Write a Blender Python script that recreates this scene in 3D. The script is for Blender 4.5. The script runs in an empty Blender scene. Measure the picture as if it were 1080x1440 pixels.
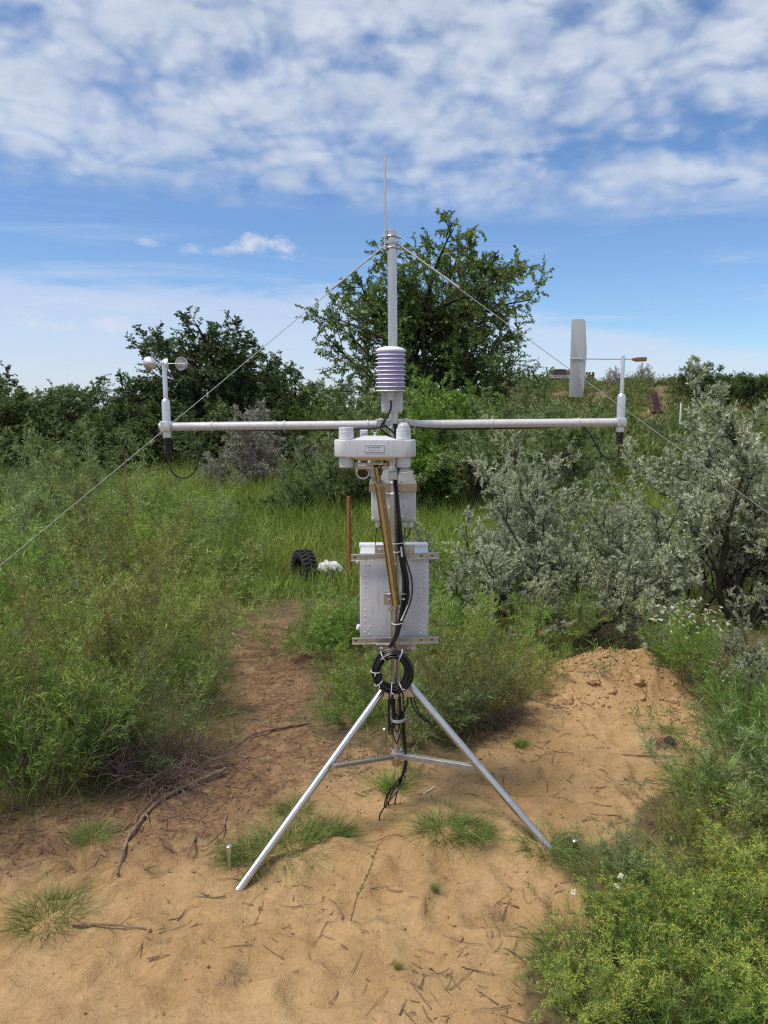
import bpy, bmesh, math, random
import numpy as np
from mathutils import Vector, Matrix

# ------------------------------------------------------------------ scene, camera, light
S = bpy.context.scene
COL = S.collection
F = 1082.0                      # focal length of the photograph in its own pixels (1080 x 1440)
PITCH = math.radians(7.9)
CAMH = 1.55
cam_d = bpy.data.cameras.new('camera')
cam = bpy.data.objects.new('camera', cam_d); COL.objects.link(cam)
cam.location = (0, 0, CAMH); cam.rotation_euler = (math.pi/2 - PITCH, 0, 0)
cam_d.sensor_fit = 'VERTICAL'; cam_d.angle = 2*math.atan(720/F)
cam_d.clip_start = 0.05; cam_d.clip_end = 2000
S.camera = cam
S.view_settings.view_transform = 'Standard'; S.view_settings.look = 'None'
S.view_settings.gamma = 1; S.view_settings.use_curve_mapping = False
S.view_settings.exposure = 0.9
S.cycles.max_bounces = 6; S.cycles.diffuse_bounces = 3; S.cycles.glossy_bounces = 3
S.cycles.transmission_bounces = 5; S.cycles.transparent_max_bounces = 6
S.cycles.caustics_reflective = False; S.cycles.caustics_refractive = False
S.cycles.use_denoising = False
S.cycles.pixel_filter_type = 'BLACKMAN_HARRIS'; S.cycles.filter_width = 1.3; S.cycles.sample_clamp_indirect = 4.0

SUN_EL, SUN_AZ = math.radians(63), math.radians(-112)     # azimuth from +Y towards +X; the sun stands high on the left
sun_d = bpy.data.lights.new('sun', 'SUN'); sun = bpy.data.objects.new('sun', sun_d); COL.objects.link(sun)
sun_d.energy = 2.0; sun_d.angle = math.radians(17); sun_d.color = (1.0, 0.93, 0.82)
sv = Vector((math.cos(SUN_EL)*math.sin(SUN_AZ), math.cos(SUN_EL)*math.cos(SUN_AZ), math.sin(SUN_EL)))
sun.rotation_euler = sv.to_track_quat('Z', 'Y').to_euler()


class NT:
    """small helper to write node graphs as expressions"""
    def __init__(s, tree): s.t = tree; s.n = tree.nodes; s.l = tree.links
    def node(s, typ, **kw):
        n = s.n.new(typ)
        for k, v in kw.items(): setattr(n, k, v)
        return n
    def put(s, sock, v):
        if isinstance(v, bpy.types.NodeSocket): s.l.new(v, sock)
        elif v is not None: sock.default_value = v
    def m(s, op, a, b=None, c=None, clamp=False):
        n = s.node('ShaderNodeMath', operation=op, use_clamp=clamp)
        for i, v in enumerate((a, b, c)):
            if v is not None: s.put(n.inputs[i], v)
        return n.outputs[0]
    def ss(s, x, a, b):
        n = s.node('ShaderNodeMapRange', interpolation_type='SMOOTHSTEP')
        s.put(n.inputs[0], x); n.inputs[1].default_value = a; n.inputs[2].default_value = b
        n.inputs[3].default_value = 0; n.inputs[4].default_value = 1
        return n.outputs[0]
    def noise(s, vec, scale, detail=4, rough=.55, dist=0.):
        n = s.node('ShaderNodeTexNoise')
        if vec is not None: s.l.new(vec, n.inputs['Vector'])
        n.inputs['Scale'].default_value = scale; n.inputs['Detail'].default_value = detail
        n.inputs['Roughness'].default_value = rough; n.inputs['Distortion'].default_value = dist
        return n.outputs['Fac']
    def mix(s, f, a, b, typ='MIX'):
        n = s.node('ShaderNodeMix', data_type='RGBA', blend_type=typ)
        s.put(n.inputs[0], f); s.put(n.inputs[6], a if isinstance(a, bpy.types.NodeSocket) else (*a, 1)); s.put(n.inputs[7], b if isinstance(b, bpy.types.NodeSocket) else (*b, 1))
        return n.outputs[2]
    def xyz(s, x, y, z=0.):
        n = s.node('ShaderNodeCombineXYZ')
        for i, v in enumerate((x, y, z)): s.put(n.inputs[i], v)
        return n.outputs[0]


W = bpy.data.worlds.new('World'); S.world = W; W.use_nodes = True
W.node_tree.nodes.clear()
g = NT(W.node_tree)
sky = g.node('ShaderNodeTexSky', sky_type='NISHITA', sun_disc=False, sun_elevation=SUN_EL, sun_rotation=SUN_AZ)
sky.altitude = 800; sky.air_density = 1.0; sky.dust_density = 0.6; sky.ozone_density = 2.0
tc = g.node('ShaderNodeTexCoord'); sep = g.node('ShaderNodeSeparateXYZ'); g.l.new(tc.outputs['Generated'], sep.inputs[0])
dx, dy, dz = sep.outputs
zc = g.m('MAXIMUM', dz, 0.035)
u = g.m('DIVIDE', dx, zc); v = g.m('DIVIDE', dy, zc)
uv = g.xyz(u, v)
uvc = g.xyz(dx, g.m('MULTIPLY', dy, .6), g.m('MULTIPLY', dz, 1.75))     # the small clouds, as dappled over the dome
az = g.m('ARCTAN2', dx, dy); el = g.m('ARCSINE', dz)
# a broken sheet of small high clouds overhead, ending in a ragged edge far ahead
low = g.noise(uv, 0.9, 3, .5)
cells = g.noise(uvc, 12.5, 7, .58, .1)
vo = g.node('ShaderNodeTexVoronoi', feature='SMOOTH_F1'); vo.inputs['Scale'].default_value = 27; vo.inputs['Smoothness'].default_value = .5
wn = g.node('ShaderNodeTexNoise'); wn.inputs['Scale'].default_value = 9; wn.inputs['Detail'].default_value = 4; g.l.new(uvc, wn.inputs['Vector'])
va = g.node('ShaderNodeVectorMath', operation='MULTIPLY_ADD'); g.l.new(wn.outputs['Color'], va.inputs[0]); va.inputs[1].default_value = (.16, .16, .16); g.l.new(uvc, va.inputs[2]); g.l.new(va.outputs[0], vo.inputs['Vector'])
puff = g.m('SUBTRACT', .95, g.m('MULTIPLY', vo.outputs['Distance'], 1.05))
edge_v = g.m('ADD', v, g.m('MULTIPLY', g.m('SUBTRACT', low, .5), 1.3))
edge_v = g.m('ADD', edge_v, g.m('MULTIPLY', g.m('SUBTRACT', cells, .5), .55))
edge_v = g.m('ADD', edge_v, g.m('MULTIPLY', g.m('MAXIMUM', g.m('SUBTRACT', -.1, u), 0.0), .36))
edge = g.m('SUBTRACT', 1.0, g.ss(edge_v, 3.75, 4.55))
thin = g.ss(v, 2.0, 4.0)                       # the sheet gets thinner towards its edge
low2 = g.noise(uv, 1.7, 4, .55)
gu = g.m('DIVIDE', g.m('SUBTRACT', u, 1.35), .55); gv = g.m('DIVIDE', g.m('SUBTRACT', g.m('ADD', v, g.m('MULTIPLY', u, .25)), 3.30), .26)
gap = g.m('POWER', 2.718, g.m('MULTIPLY', g.m('ADD', g.m('MULTIPLY', gu, gu), g.m('MULTIPLY', gv, gv)), -1.0))
dens = g.m('ADD', g.m('MULTIPLY', cells, .60), g.m('ADD', g.m('MULTIPLY', puff, .27), g.m('MULTIPLY', low, .30)))
dens = g.m('SUBTRACT', dens, g.m('ADD', g.m('MULTIPLY', g.ss(low2, .53, .72), .17), g.m('MULTIPLY', gap, .22)))
dens = g.m('SUBTRACT', dens, g.m('MULTIPLY', thin, .10))
sheet = g.m('MULTIPLY', g.ss(dens, .25, .68), edge)
sheet = g.m('MULTIPLY', sheet, g.m('SUBTRACT', .90, g.m('MULTIPLY', thin, .2)))
# thin streaks and a pale bank low over the horizon
streak_n = g.noise(g.xyz(g.m('MULTIPLY', az, 2.2), g.m('MULTIPLY', el, 26)), 1.0, 6, .6, .6)
streak = g.m('MULTIPLY', g.ss(streak_n, .5, .8), g.m('MULTIPLY', g.ss(el, .02, .07), g.m('SUBTRACT', 1.0, g.ss(el, .17, .26))))
streak = g.m('MULTIPLY', streak, .8)
bank_n = g.noise(g.xyz(g.m('MULTIPLY', az, 3), g.m('MULTIPLY', el, 14)), 1.6, 6, .6, .3)
bank_el = g.m('ADD', g.m('ADD', el, g.m('MULTIPLY', g.m('SUBTRACT', bank_n, .5), .10)), g.m('ADD', g.m('MULTIPLY', az, .02), g.m('MULTIPLY', g.m('MAXIMUM', az, 0.0), .14)))
bank = g.m('MULTIPLY', g.m('SUBTRACT', 1.0, g.ss(bank_el, .122, .150)), g.m('ADD', .36, g.m('MULTIPLY', bank_n, .36)))
# four small cumulus puffs
cum = None
cn = g.noise(g.xyz(g.m('MULTIPLY', az, 1.0), g.m('MULTIPLY', el, 1.6)), 26, 6, .62, .2)
for ca, ce, sa, se, st in ((-.145, .192, .055, .014, .75), (-.20, .186, .05, .008, .55), (-.285, .191, .018, .006, .5), (-.435, .100, .03, .012, .5), (-.345, .094, .07, .010, .45)):
    a_ = g.m('DIVIDE', g.m('SUBTRACT', az, ca), sa); e_ = g.m('DIVIDE', g.m('SUBTRACT', el, ce), se)
    r2 = g.m('ADD', g.m('MULTIPLY', a_, a_), g.m('MULTIPLY', e_, e_))
    b = g.m('MULTIPLY', g.ss(g.m('ADD', g.m('SUBTRACT', 1.25, r2), g.m('MULTIPLY', g.m('SUBTRACT', cn, .5), 6.0)), .2, 2.2), st)
    cum = b if cum is None else g.m('MAXIMUM', cum, b)
base = g.mix(1.0, sky.outputs[0], (.80, .97, 1.16), 'MULTIPLY')
c1 = g.mix(bank, base, (5.7, 6.0, 7.1))
c2 = g.mix(streak, c1, (5.3, 5.9, 6.9))
c3 = g.mix(cum, c2, (6.6, 6.5, 6.9))
shade = g.ss(g.noise(uv, 2.1, 5, .6), .3, .75)
cloudcol = g.mix(shade, (4.6, 5.2, 6.2), (6.3, 6.7, 7.3))
c4 = g.mix(sheet, c3, cloudcol)
bg = g.node('ShaderNodeBackground'); g.l.new(c4, bg.inputs[0]); bg.inputs[1].default_value = 0.066
wo = g.node('ShaderNodeOutputWorld'); g.l.new(bg.outputs[0], wo.inputs[0])

# ------------------------------------------------------------------ helpers
def vnoise(x, y, seed=0):
    x = np.asarray(x, float); y = np.asarray(y, float)
    ix = np.floor(x).astype(np.int64); iy = np.floor(y).astype(np.int64)
    fx = x-ix; fy = y-iy; fx = fx*fx*(3-2*fx); fy = fy*fy*(3-2*fy)
    def h(a, b):
        n = (a*374761393 + b*668265263 + seed*1442695041) & 0xffffffff
        n = ((n ^ (n >> 13))*1274126177) & 0xffffffff
        return ((n ^ (n >> 16)) & 0xffff)/65535.0
    return (h(ix, iy)*(1-fx)+h(ix+1, iy)*fx)*(1-fy) + (h(ix, iy+1)*(1-fx)+h(ix+1, iy+1)*fx)*fy

def fbm(x, y, s, o=3, seed=0):
    r = 0; a = .5
    for k in range(o):
        r = r + a*(vnoise(np.asarray(x)*s, np.asarray(y)*s, seed+k)-.5)*2; s *= 2.03; a *= .5
    return r

def sstep(x, a, b):
    t = np.clip((x-a)/(b-a), 0, 1); return t*t*(3-2*t)

def ray(px, py):
    a = (px-540)/F; b = (720-py)/F
    return np.array([a, math.cos(PITCH)+b*math.sin(PITCH), -math.sin(PITCH)+b*math.cos(PITCH)])

def at(px, py, Y):
    """world point seen at photo pixel (px, py) at distance Y ahead"""
    d = ray(px, py); k = Y/d[1]
    return Vector((d[0]*k, Y, CAMH+d[2]*k))

def flat(px, py):
    d = ray(px, py); k = -CAMH/d[2]
    return np.array([d[0]*k, d[1]*k])

# sand clearing (outline on the ground)
POLY = np.array([flat(*p) for p in [(-60,1190),(60,1150),(180,1118),(290,1090),(352,1040),(342,985),(322,925),(362,868),(410,872),
    (425,925),(440,960),(432,1010),(480,1040),(545,1065),(640,1062),(705,1030),(770,965),(830,942),(905,938),(958,968),(985,1010),(1015,1060),(960,1125),
    (890,1160),(850,1215),(815,1205),(835,1290),(770,1350),(745,1390),(770,1460),(900,1800),(-700,1900),(-500,1300)]])

def poly_dist(x, y):
    """signed distance to the clearing, positive inside"""
    x = np.asarray(x, float); y = np.asarray(y, float)
    d2 = np.full(x.shape, 1e9); ins = np.zeros(x.shape, bool)
    n = len(POLY)
    for i in range(n):
        ax, ay = POLY[i]; bx, by = POLY[(i+1) % n]
        ex, ey = bx-ax, by-ay
        t = np.clip(((x-ax)*ex+(y-ay)*ey)/(ex*ex+ey*ey), 0, 1)
        d2 = np.minimum(d2, (x-ax-t*ex)**2+(y-ay-t*ey)**2)
        c = ((ay > y) != (by > y))
        with np.errstate(divide='ignore', invalid='ignore'):
            c &= x < (bx-ax)*(y-ay)/(by-ay)+ax
        ins ^= c
    d = np.sqrt(d2)
    return np.where(ins, d, -d)

_r = np.random.default_rng(77)
STEPS = [(*flat(px, py), _r.uniform(.06, .12), _r.uniform(.04, .07), _r.uniform(0, 3.1)) for px, py in
         [(_r.uniform(60, 900), _r.uniform(1080, 1430)) for _ in range(105)] + [(_r.uniform(740, 960), _r.uniform(960, 1100)) for _ in range(22)]]
HEAP = flat(868, 968)
LEDGE = [flat(330, 1225), flat(470, 1205), flat(560, 1165), flat(640, 1205), flat(800, 1215)]

def height(x, y):
    x = np.asarray(x, float); y = np.asarray(y, float)
    z = .035*fbm(x, y, .8, 2, 3)
    z = z*sstep(np.hypot(x, y-2.84), .0, .8)
    near = 1-sstep(y, 6, 10)
    pd = None
    z = z + near*(.013*fbm(x, y, 3.3, 3, 11) + .008*fbm(x, y, 13, 4, 19))
    # the little heap of dug sand in front of the silver bush
    hx, hy = x-HEAP[0], y-HEAP[1]
    z = z + .17*np.exp(-((hx/.42)**2+((hy-.05)/.27)**2)**1.5)*(1+.30*fbm(x, y, 8, 2, 41)+.22*fbm(x, y, 22, 2, 43))
    # low bank of pushed sand that runs between the front feet
    bx = x-.05; by = y-(2.50+.10*np.sin(x*3.1)+.06*fbm(x, y, 2.5, 2, 5))
    z = z + .045*np.exp(-(by/.11)**2)*np.exp(-(bx/.75)**4)
    # hill on the right
    z = z + 3.15*sstep(y+.55*np.clip(x, 0, 40), 28, 72)*sstep(x, -1.0, 9)*(1+.05*fbm(x, y, .12, 2, 8))
    z = z + .9*sstep(y, 40, 120)*(1-sstep(x, -2, 6))
    # meadow hump on the left
    z = z - .35*sstep(y, 16, 24)*(1-sstep(x, -1, 4))
    return z

def dents(x, y):
    z = np.zeros_like(x)
    for sx, sy, a, b, r in STEPS:
        m = (np.abs(x-sx) < .3) & (np.abs(y-sy) < .3)
        if not m.any(): continue
        X = x[m]-sx; Y = y[m]-sy; c, s = math.cos(r), math.sin(r)
        q = np.sqrt(((X*c+Y*s)/a)**2+((-X*s+Y*c)/b)**2)
        z[m] += (-.012*np.exp(-q**4) + .006*np.exp(-((q-1.35)/.3)**2))*(.55 if sy < 2.15 else 1.)
    return z

def gh(x, y): return float(height(np.array([x]), np.array([y]))[0])

_KS = np.concatenate([np.arange(.8, 9, .01), np.geomspace(9, 300, 1500)])
def ground_at(px, py):
    d = ray(px, py); q = d[None]*_KS[:, None]
    h_ = height(q[:, 0], q[:, 1]); i = int(np.argmax(CAMH+q[:, 2] <= h_))
    return Vector((q[i, 0], q[i, 1], h_[i]))

# ---- materials
def mat(name, color, rough=.5, metal=0., bump=0., bscale=40., var=.0, vscale=8., spec=.5, alt=None, dirt=0.):
    m = bpy.data.materials.new(name); m.use_nodes = True
    t = NT(m.node_tree); b = m.node_tree.nodes['Principled BSDF']
    b.inputs['Roughness'].default_value = rough; b.inputs['Metallic'].default_value = metal
    b.inputs['Specular IOR Level'].default_value = spec
    tcn = t.node('ShaderNodeTexCoord').outputs['Object']
    if var or alt:
        n = t.noise(tcn, vscale, 5, .6)
        k = alt if alt else tuple(min(1, c*(1+var)) for c in color)
        c0 = color if alt else tuple(c*(1-var) for c in color)
        colr = t.mix(t.ss(n, .35, .65), c0, k)
        if dirt:      # dust and rain streaks
            mp = t.node('ShaderNodeMapping'); t.l.new(tcn, mp.inputs[0]); mp.inputs['Scale'].default_value = (90, 90, 9)
            dn = t.m('MULTIPLY', t.ss(t.noise(mp.outputs[0], 1., 5, .65), .48, .8), t.m('ADD', .35, t.ss(t.noise(tcn, 11, 3, .6), .4, .65)))
            colr = t.mix(t.m('MULTIPLY', dn, dirt), colr, (.22, .17, .11))
        t.l.new(colr, b.inputs['Base Color'])
        r = t.m('ADD', rough-.08, t.m('MULTIPLY', n, .16)); t.l.new(r, b.inputs['Roughness'])
    else: b.inputs['Base Color'].default_value = (*color, 1)
    if bump:
        bn = t.node('ShaderNodeBump'); bn.inputs['Strength'].default_value = bump; bn.inputs['Distance'].default_value = .004
        t.l.new(t.noise(tcn, bscale, 4, .6), bn.inputs['Height']); t.l.new(bn.outputs[0], b.inputs['Normal'])
    return m

def leafmat(name, stops, rough=.55, trans=.28, spec=.35, ovar=.28):
    """foliage colour from a per-leaf tint value, light leaking through each leaf"""
    m = bpy.data.materials.new(name); m.use_nodes = True
    t = NT(m.node_tree); m.node_tree.nodes.clear()
    a = t.node('ShaderNodeAttribute', attribute_name='tint')
    oi = t.node('ShaderNodeObjectInfo')
    f = t.m('ADD', a.outputs['Fac'], t.m('MULTIPLY', t.m('SUBTRACT', oi.outputs['Random'], .5), ovar*2), clamp=True)
    r = t.node('ShaderNodeValToRGB'); el_ = r.color_ramp.elements
    while len(el_) < len(stops): el_.new(.5)
    for e, (p, c) in zip(el_, stops): e.position = p; e.color = (*c, 1)
    t.l.new(f, r.inputs[0])
    b = t.node('ShaderNodeBsdfPrincipled'); b.inputs['Roughness'].default_value = rough; b.inputs['Specular IOR Level'].default_value = spec
    t.l.new(r.outputs[0], b.inputs['Base Color'])
    tr = t.node('ShaderNodeBsdfTranslucent'); t.l.new(t.mix(1., r.outputs[0], (1.25, 1.2, .7), 'MULTIPLY'), tr.inputs[0])
    mx = t.node('ShaderNodeMixShader'); mx.inputs[0].default_value = trans
    t.l.new(b.outputs[0], mx.inputs[1]); t.l.new(tr.outputs[0], mx.inputs[2])
    o = t.node('ShaderNodeOutputMaterial'); t.l.new(mx.outputs[0], o.inputs[0])
    return m

def ground_mat():
    m = bpy.data.materials.new('sandy_ground'); m.use_nodes = True
    t = NT(m.node_tree); b = m.node_tree.nodes['Principled BSDF']
    b.inputs['Roughness'].default_value = .95; b.inputs['Specular IOR Level'].default_value = .12
    co = t.node('ShaderNodeTexCoord').outputs['Object']
    sand = t.node('ShaderNodeAttribute', attribute_name='sand').outputs['Fac']
    lit = t.node('ShaderNodeAttribute', attribute_name='litter').outputs['Fac']
    n1 = t.noise(co, 2.2, 5, .6); n2 = t.noise(co, 16, 6, .7); n3 = t.noise(co, 240, 3, .6); n4 = t.noise(co, 55, 5, .7, .6)
    s = t.mix(t.ss(n1, .3, .7), (.385, .242, .110), (.50, .335, .168))
    s = t.mix(t.m('MULTIPLY', t.ss(n2, .42, .75), .5), s, (.235, .135, .064))
    s = t.mix(t.m('MULTIPLY', t.ss(n3, .45, .7), .35), s, (.43, .29, .155))
    s = t.mix(t.m('MULTIPLY', t.ss(n4, .57, .72), .7), s, (.17, .095, .05))
    l = t.mix(t.ss(n2, .35, .65), (.10, .062, .04), (.24, .14, .08))
    l = t.mix(t.m('MULTIPLY', t.ss(n4, .5, .66), .8), l, (.055, .037, .026))
    s = t.mix(t.m('MULTIPLY', lit, t.m('ADD', .25, t.m('MULTIPLY', t.ss(t.m('ADD', n2, t.m('MULTIPLY', n4, .5)), .5, .9), .75))), s, l)
    gsoil = t.mix(t.ss(n2, .3, .7), (.12, .092, .045), (.21, .15, .080))
    fac = t.ss(t.m('ADD', sand, t.m('MULTIPLY', t.m('SUBTRACT', n2, .5), .7)), .25, .75)
    t.l.new(t.mix(fac, gsoil, s), b.inputs['Base Color'])
    bn = t.node('ShaderNodeBump'); bn.inputs['Strength'].default_value = 1.; bn.inputs['Distance'].default_value = .012
    hgt = t.m('ADD', t.m('MULTIPLY', n4, .7), t.m('ADD', t.m('MULTIPLY', n3, .35), t.m('MULTIPLY', n2, .8)))
    t.l.new(hgt, bn.inputs['Height']); t.l.new(bn.outputs[0], b.inputs['Normal'])
    return m

# ---- tagging
def tag(o, label=None, cat=None, group=None, kind=None):
    if label: o['label'] = label
    if cat: o['category'] = cat
    if group: o['group'] = group
    if kind: o['kind'] = kind
    return o

def empty(name, loc, rz=0., label=None, cat=None, group=None):
    o = bpy.data.objects.new(name, None); COL.objects.link(o); o.location = loc; o.rotation_euler = (0, 0, rz); o.empty_display_size = .1
    return tag(o, label, cat, group)

def copy_tree(o, parent=None):
    c = o.copy(); COL.objects.link(c); c.parent = parent
    for ch in list(o.children): copy_tree(ch, c)
    return c

# ---- numpy mesh builder (plants, ground)
class Acc:
    def __init__(s): s.V = []; s.Fq = []; s.Ft = []; s.T = []; s.n = 0
    def add(s, V, q=None, t=None, tint=0.5):
        V = np.asarray(V, np.float32).reshape(-1, 3); k = len(V)
        s.V.append(V)
        s.T.append(np.broadcast_to(np.asarray(tint, np.float32), (k,)).copy())
        if q is not None and len(q): s.Fq.append(np.asarray(q, np.int32).reshape(-1, 4)+s.n)
        if t is not None and len(t): s.Ft.append(np.asarray(t, np.int32).reshape(-1, 3)+s.n)
        s.n += k
    def mesh(s, name, material, smooth=False):
        me = bpy.data.meshes.new(name)
        V = np.concatenate(s.V); T = np.concatenate(s.T)
        q = np.concatenate(s.Fq) if s.Fq else np.zeros((0, 4), np.int32)
        t = np.concatenate(s.Ft) if s.Ft else np.zeros((0, 3), np.int32)
        me.vertices.add(len(V)); me.vertices.foreach_set('co', V.ravel())
        loops = np.concatenate([q.ravel(), t.ravel()])
        me.loops.add(len(loops)); me.loops.foreach_set('vertex_index', loops)
        st = np.concatenate([np.arange(len(q))*4, len(q)*4+np.arange(len(t))*3]).astype(np.int32)
        me.polygons.add(len(st)); me.polygons.foreach_set('loop_start', st)
        if smooth: me.polygons.foreach_set('use_smooth', np.ones(len(st), bool))
        a = me.attributes.new('tint', 'FLOAT', 'POINT'); a.data.foreach_set('value', T)
        me.materials.append(material); me.update(calc_edges=True)
        return me
    def obj(s, name, material, parent=None, smooth=False, loc=None):
        o = bpy.data.objects.new(name, s.mesh(name, material, smooth)); COL.objects.link(o)
        if parent: o.parent = parent
        if loc is not None: o.location = loc
        return o

def nrm(a): return a/np.maximum(np.linalg.norm(a, axis=-1, keepdims=True), 1e-9)

def grow(rng, P, D, L, K=6, wob=.3, up=0.):
    P = np.asarray(P, float); D = nrm(np.asarray(D, float)); L = np.asarray(L, float)
    N = len(P); out = np.zeros((N, K, 3)); out[:, 0] = P
    st = (L/(K-1))[:, None]
    upv = np.zeros((N, 3)); upv[:, 2] = np.broadcast_to(up, (N,))/(K-1)
    for k in range(1, K):
        D = nrm(D+wob*rng.normal(size=(N, 3))/math.sqrt(K)+upv)
        out[:, k] = out[:, k-1]+D*st
    return out

def sprout(rng, C, n, t0, t1, ang, ratio, fall=.5, upb=0., even=True):
    """n shoots per parent curve -> positions, directions, lengths, parameter, parent index"""
    N, K, _ = C.shape
    if even: t = t0+(t1-t0)*((np.arange(n)[None]+rng.uniform(0, 1, (N, n)))/n)
    else: t = rng.uniform(t0, t1, (N, n))
    f = t*(K-1); i = np.clip(f.astype(int), 0, K-2); w = (f-i)[..., None]
    idx = np.arange(N)[:, None]
    P = C[idx, i]*(1-w)+C[idx, i+1]*w
    T = nrm(C[idx, i+1]-C[idx, i])
    r = rng.normal(size=T.shape); r = nrm(r-T*(r*T).sum(-1, keepdims=True))
    a = np.radians(ang)*rng.uniform(.7, 1.3, t.shape)[..., None]
    D = T*np.cos(a)+r*np.sin(a); D[..., 2] += upb; D = nrm(D)
    Lp = np.linalg.norm(np.diff(C, axis=1), axis=-1).sum(1)[:, None]
    L = Lp*ratio*(1-fall*t)*rng.uniform(.65, 1.3, t.shape)
    return P.reshape(-1, 3), D.reshape(-1, 3), L.ravel(), t.ravel(), np.repeat(np.arange(N), n)

def tubes(acc, C, r0, r1, sides=4, tint=.5):
    N, K, _ = C.shape
    T = np.gradient(C, axis=1); T = nrm(T)
    ref = nrm(np.cross(T[:, :1], np.array([.31, .77, .55]))); ref = np.broadcast_to(ref, C.shape)
    U = nrm(ref-T*(ref*T).sum(-1, keepdims=True)); Vv = np.cross(T, U)
    r0 = np.broadcast_to(np.asarray(r0, float), (N,)); r1 = np.broadcast_to(np.asarray(r1, float), (N,))
    w = np.linspace(0, 1, K)[None]
    R = (r0[:, None]*(1-w)+r1[:, None]*w)[..., None, None]
    th = np.arange(sides)*2*math.pi/sides
    ring = C[:, :, None]+R*(U[:, :, None]*np.cos(th)[None, None, :, None]+Vv[:, :, None]*np.sin(th)[None, None, :, None])
    idx = np.arange(N*K*sides).reshape(N, K, sides); nx = np.roll(idx, -1, axis=2)
    q = np.stack([idx[:, :-1], nx[:, :-1], nx[:, 1:], idx[:, 1:]], -1).reshape(-1, 4)
    tt = np.broadcast_to(np.asarray(tint, float), (N,)) if np.ndim(tint) <= 1 else tint
    acc.add(ring.reshape(-1, 3), q=q, tint=np.repeat(tt, K*sides))

def leaves(acc, rng, P, D, L, wr, tint, droop=0., flatup=.0):
    """one diamond leaf per point"""
    N = len(P); D = nrm(D+np.array([0, 0, -droop])); L = np.broadcast_to(np.asarray(L, float), (N,))[:, None]
    r = rng.normal(size=(N, 3)); 
    s = nrm(np.cross(D, r*(1-flatup)+np.array([0, 0, 1.])*flatup*2.5)); 
    n = np.cross(s, D)
    w = L*wr*.5
    mid = P+D*L*.45+n*L*.05
    V = np.stack([P, mid+s*w, P+D*L-n*L*.06, mid-s*w], 1)
    q = np.arange(N*4).reshape(N, 4)
    acc.add(V.reshape(-1, 3), q=q, tint=np.repeat(np.clip(tint, 0, 1), 4))

def blades(acc, rng, P, D, L, w, bend, tint, seg=3):
    """curved tapering grass blades"""
    N = len(P); D = nrm(D); L = np.broadcast_to(L, (N,)).astype(float); w = np.broadcast_to(w, (N,)).astype(float)
    side = nrm(np.cross(D, np.stack([rng.normal(size=N), rng.normal(size=N), np.zeros(N)], 1)+1e-4))
    hz = np.stack([D[:, 0], D[:, 1], np.zeros(N)], 1)+.5*rng.normal(size=(N, 3))*np.array([1, 1, 0]); hz = nrm(hz)
    bend = np.broadcast_to(bend, (N,)).astype(float)
    rows = []
    for k in range(seg+1):
        t = k/seg
        c = P+D*(L*t)[:, None]+hz*(bend*L*t*t)[:, None]-np.array([0, 0, 1.])*(bend*L*t*t*t*.55)[:, None]
        ww = (w*.5*(1-t**1.6))[:, None]
        if k < seg: rows += [c-side*ww, c+side*ww]
        else: rows += [c]
    V = np.stack(rows, 1); M = V.shape[1]; b = (np.arange(N)*M)[:, None]
    q = np.concatenate([b+np.array([[2*k, 2*k+1, 2*k+3, 2*k+2]]) for k in range(seg-1)]) if seg > 1 else None
    t = b+np.array([[2*seg-2, 2*seg-1, 2*seg]])
    acc.add(V.reshape(-1, 3), q=q, t=t, tint=np.repeat(np.clip(tint, 0, 1), M))

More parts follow.
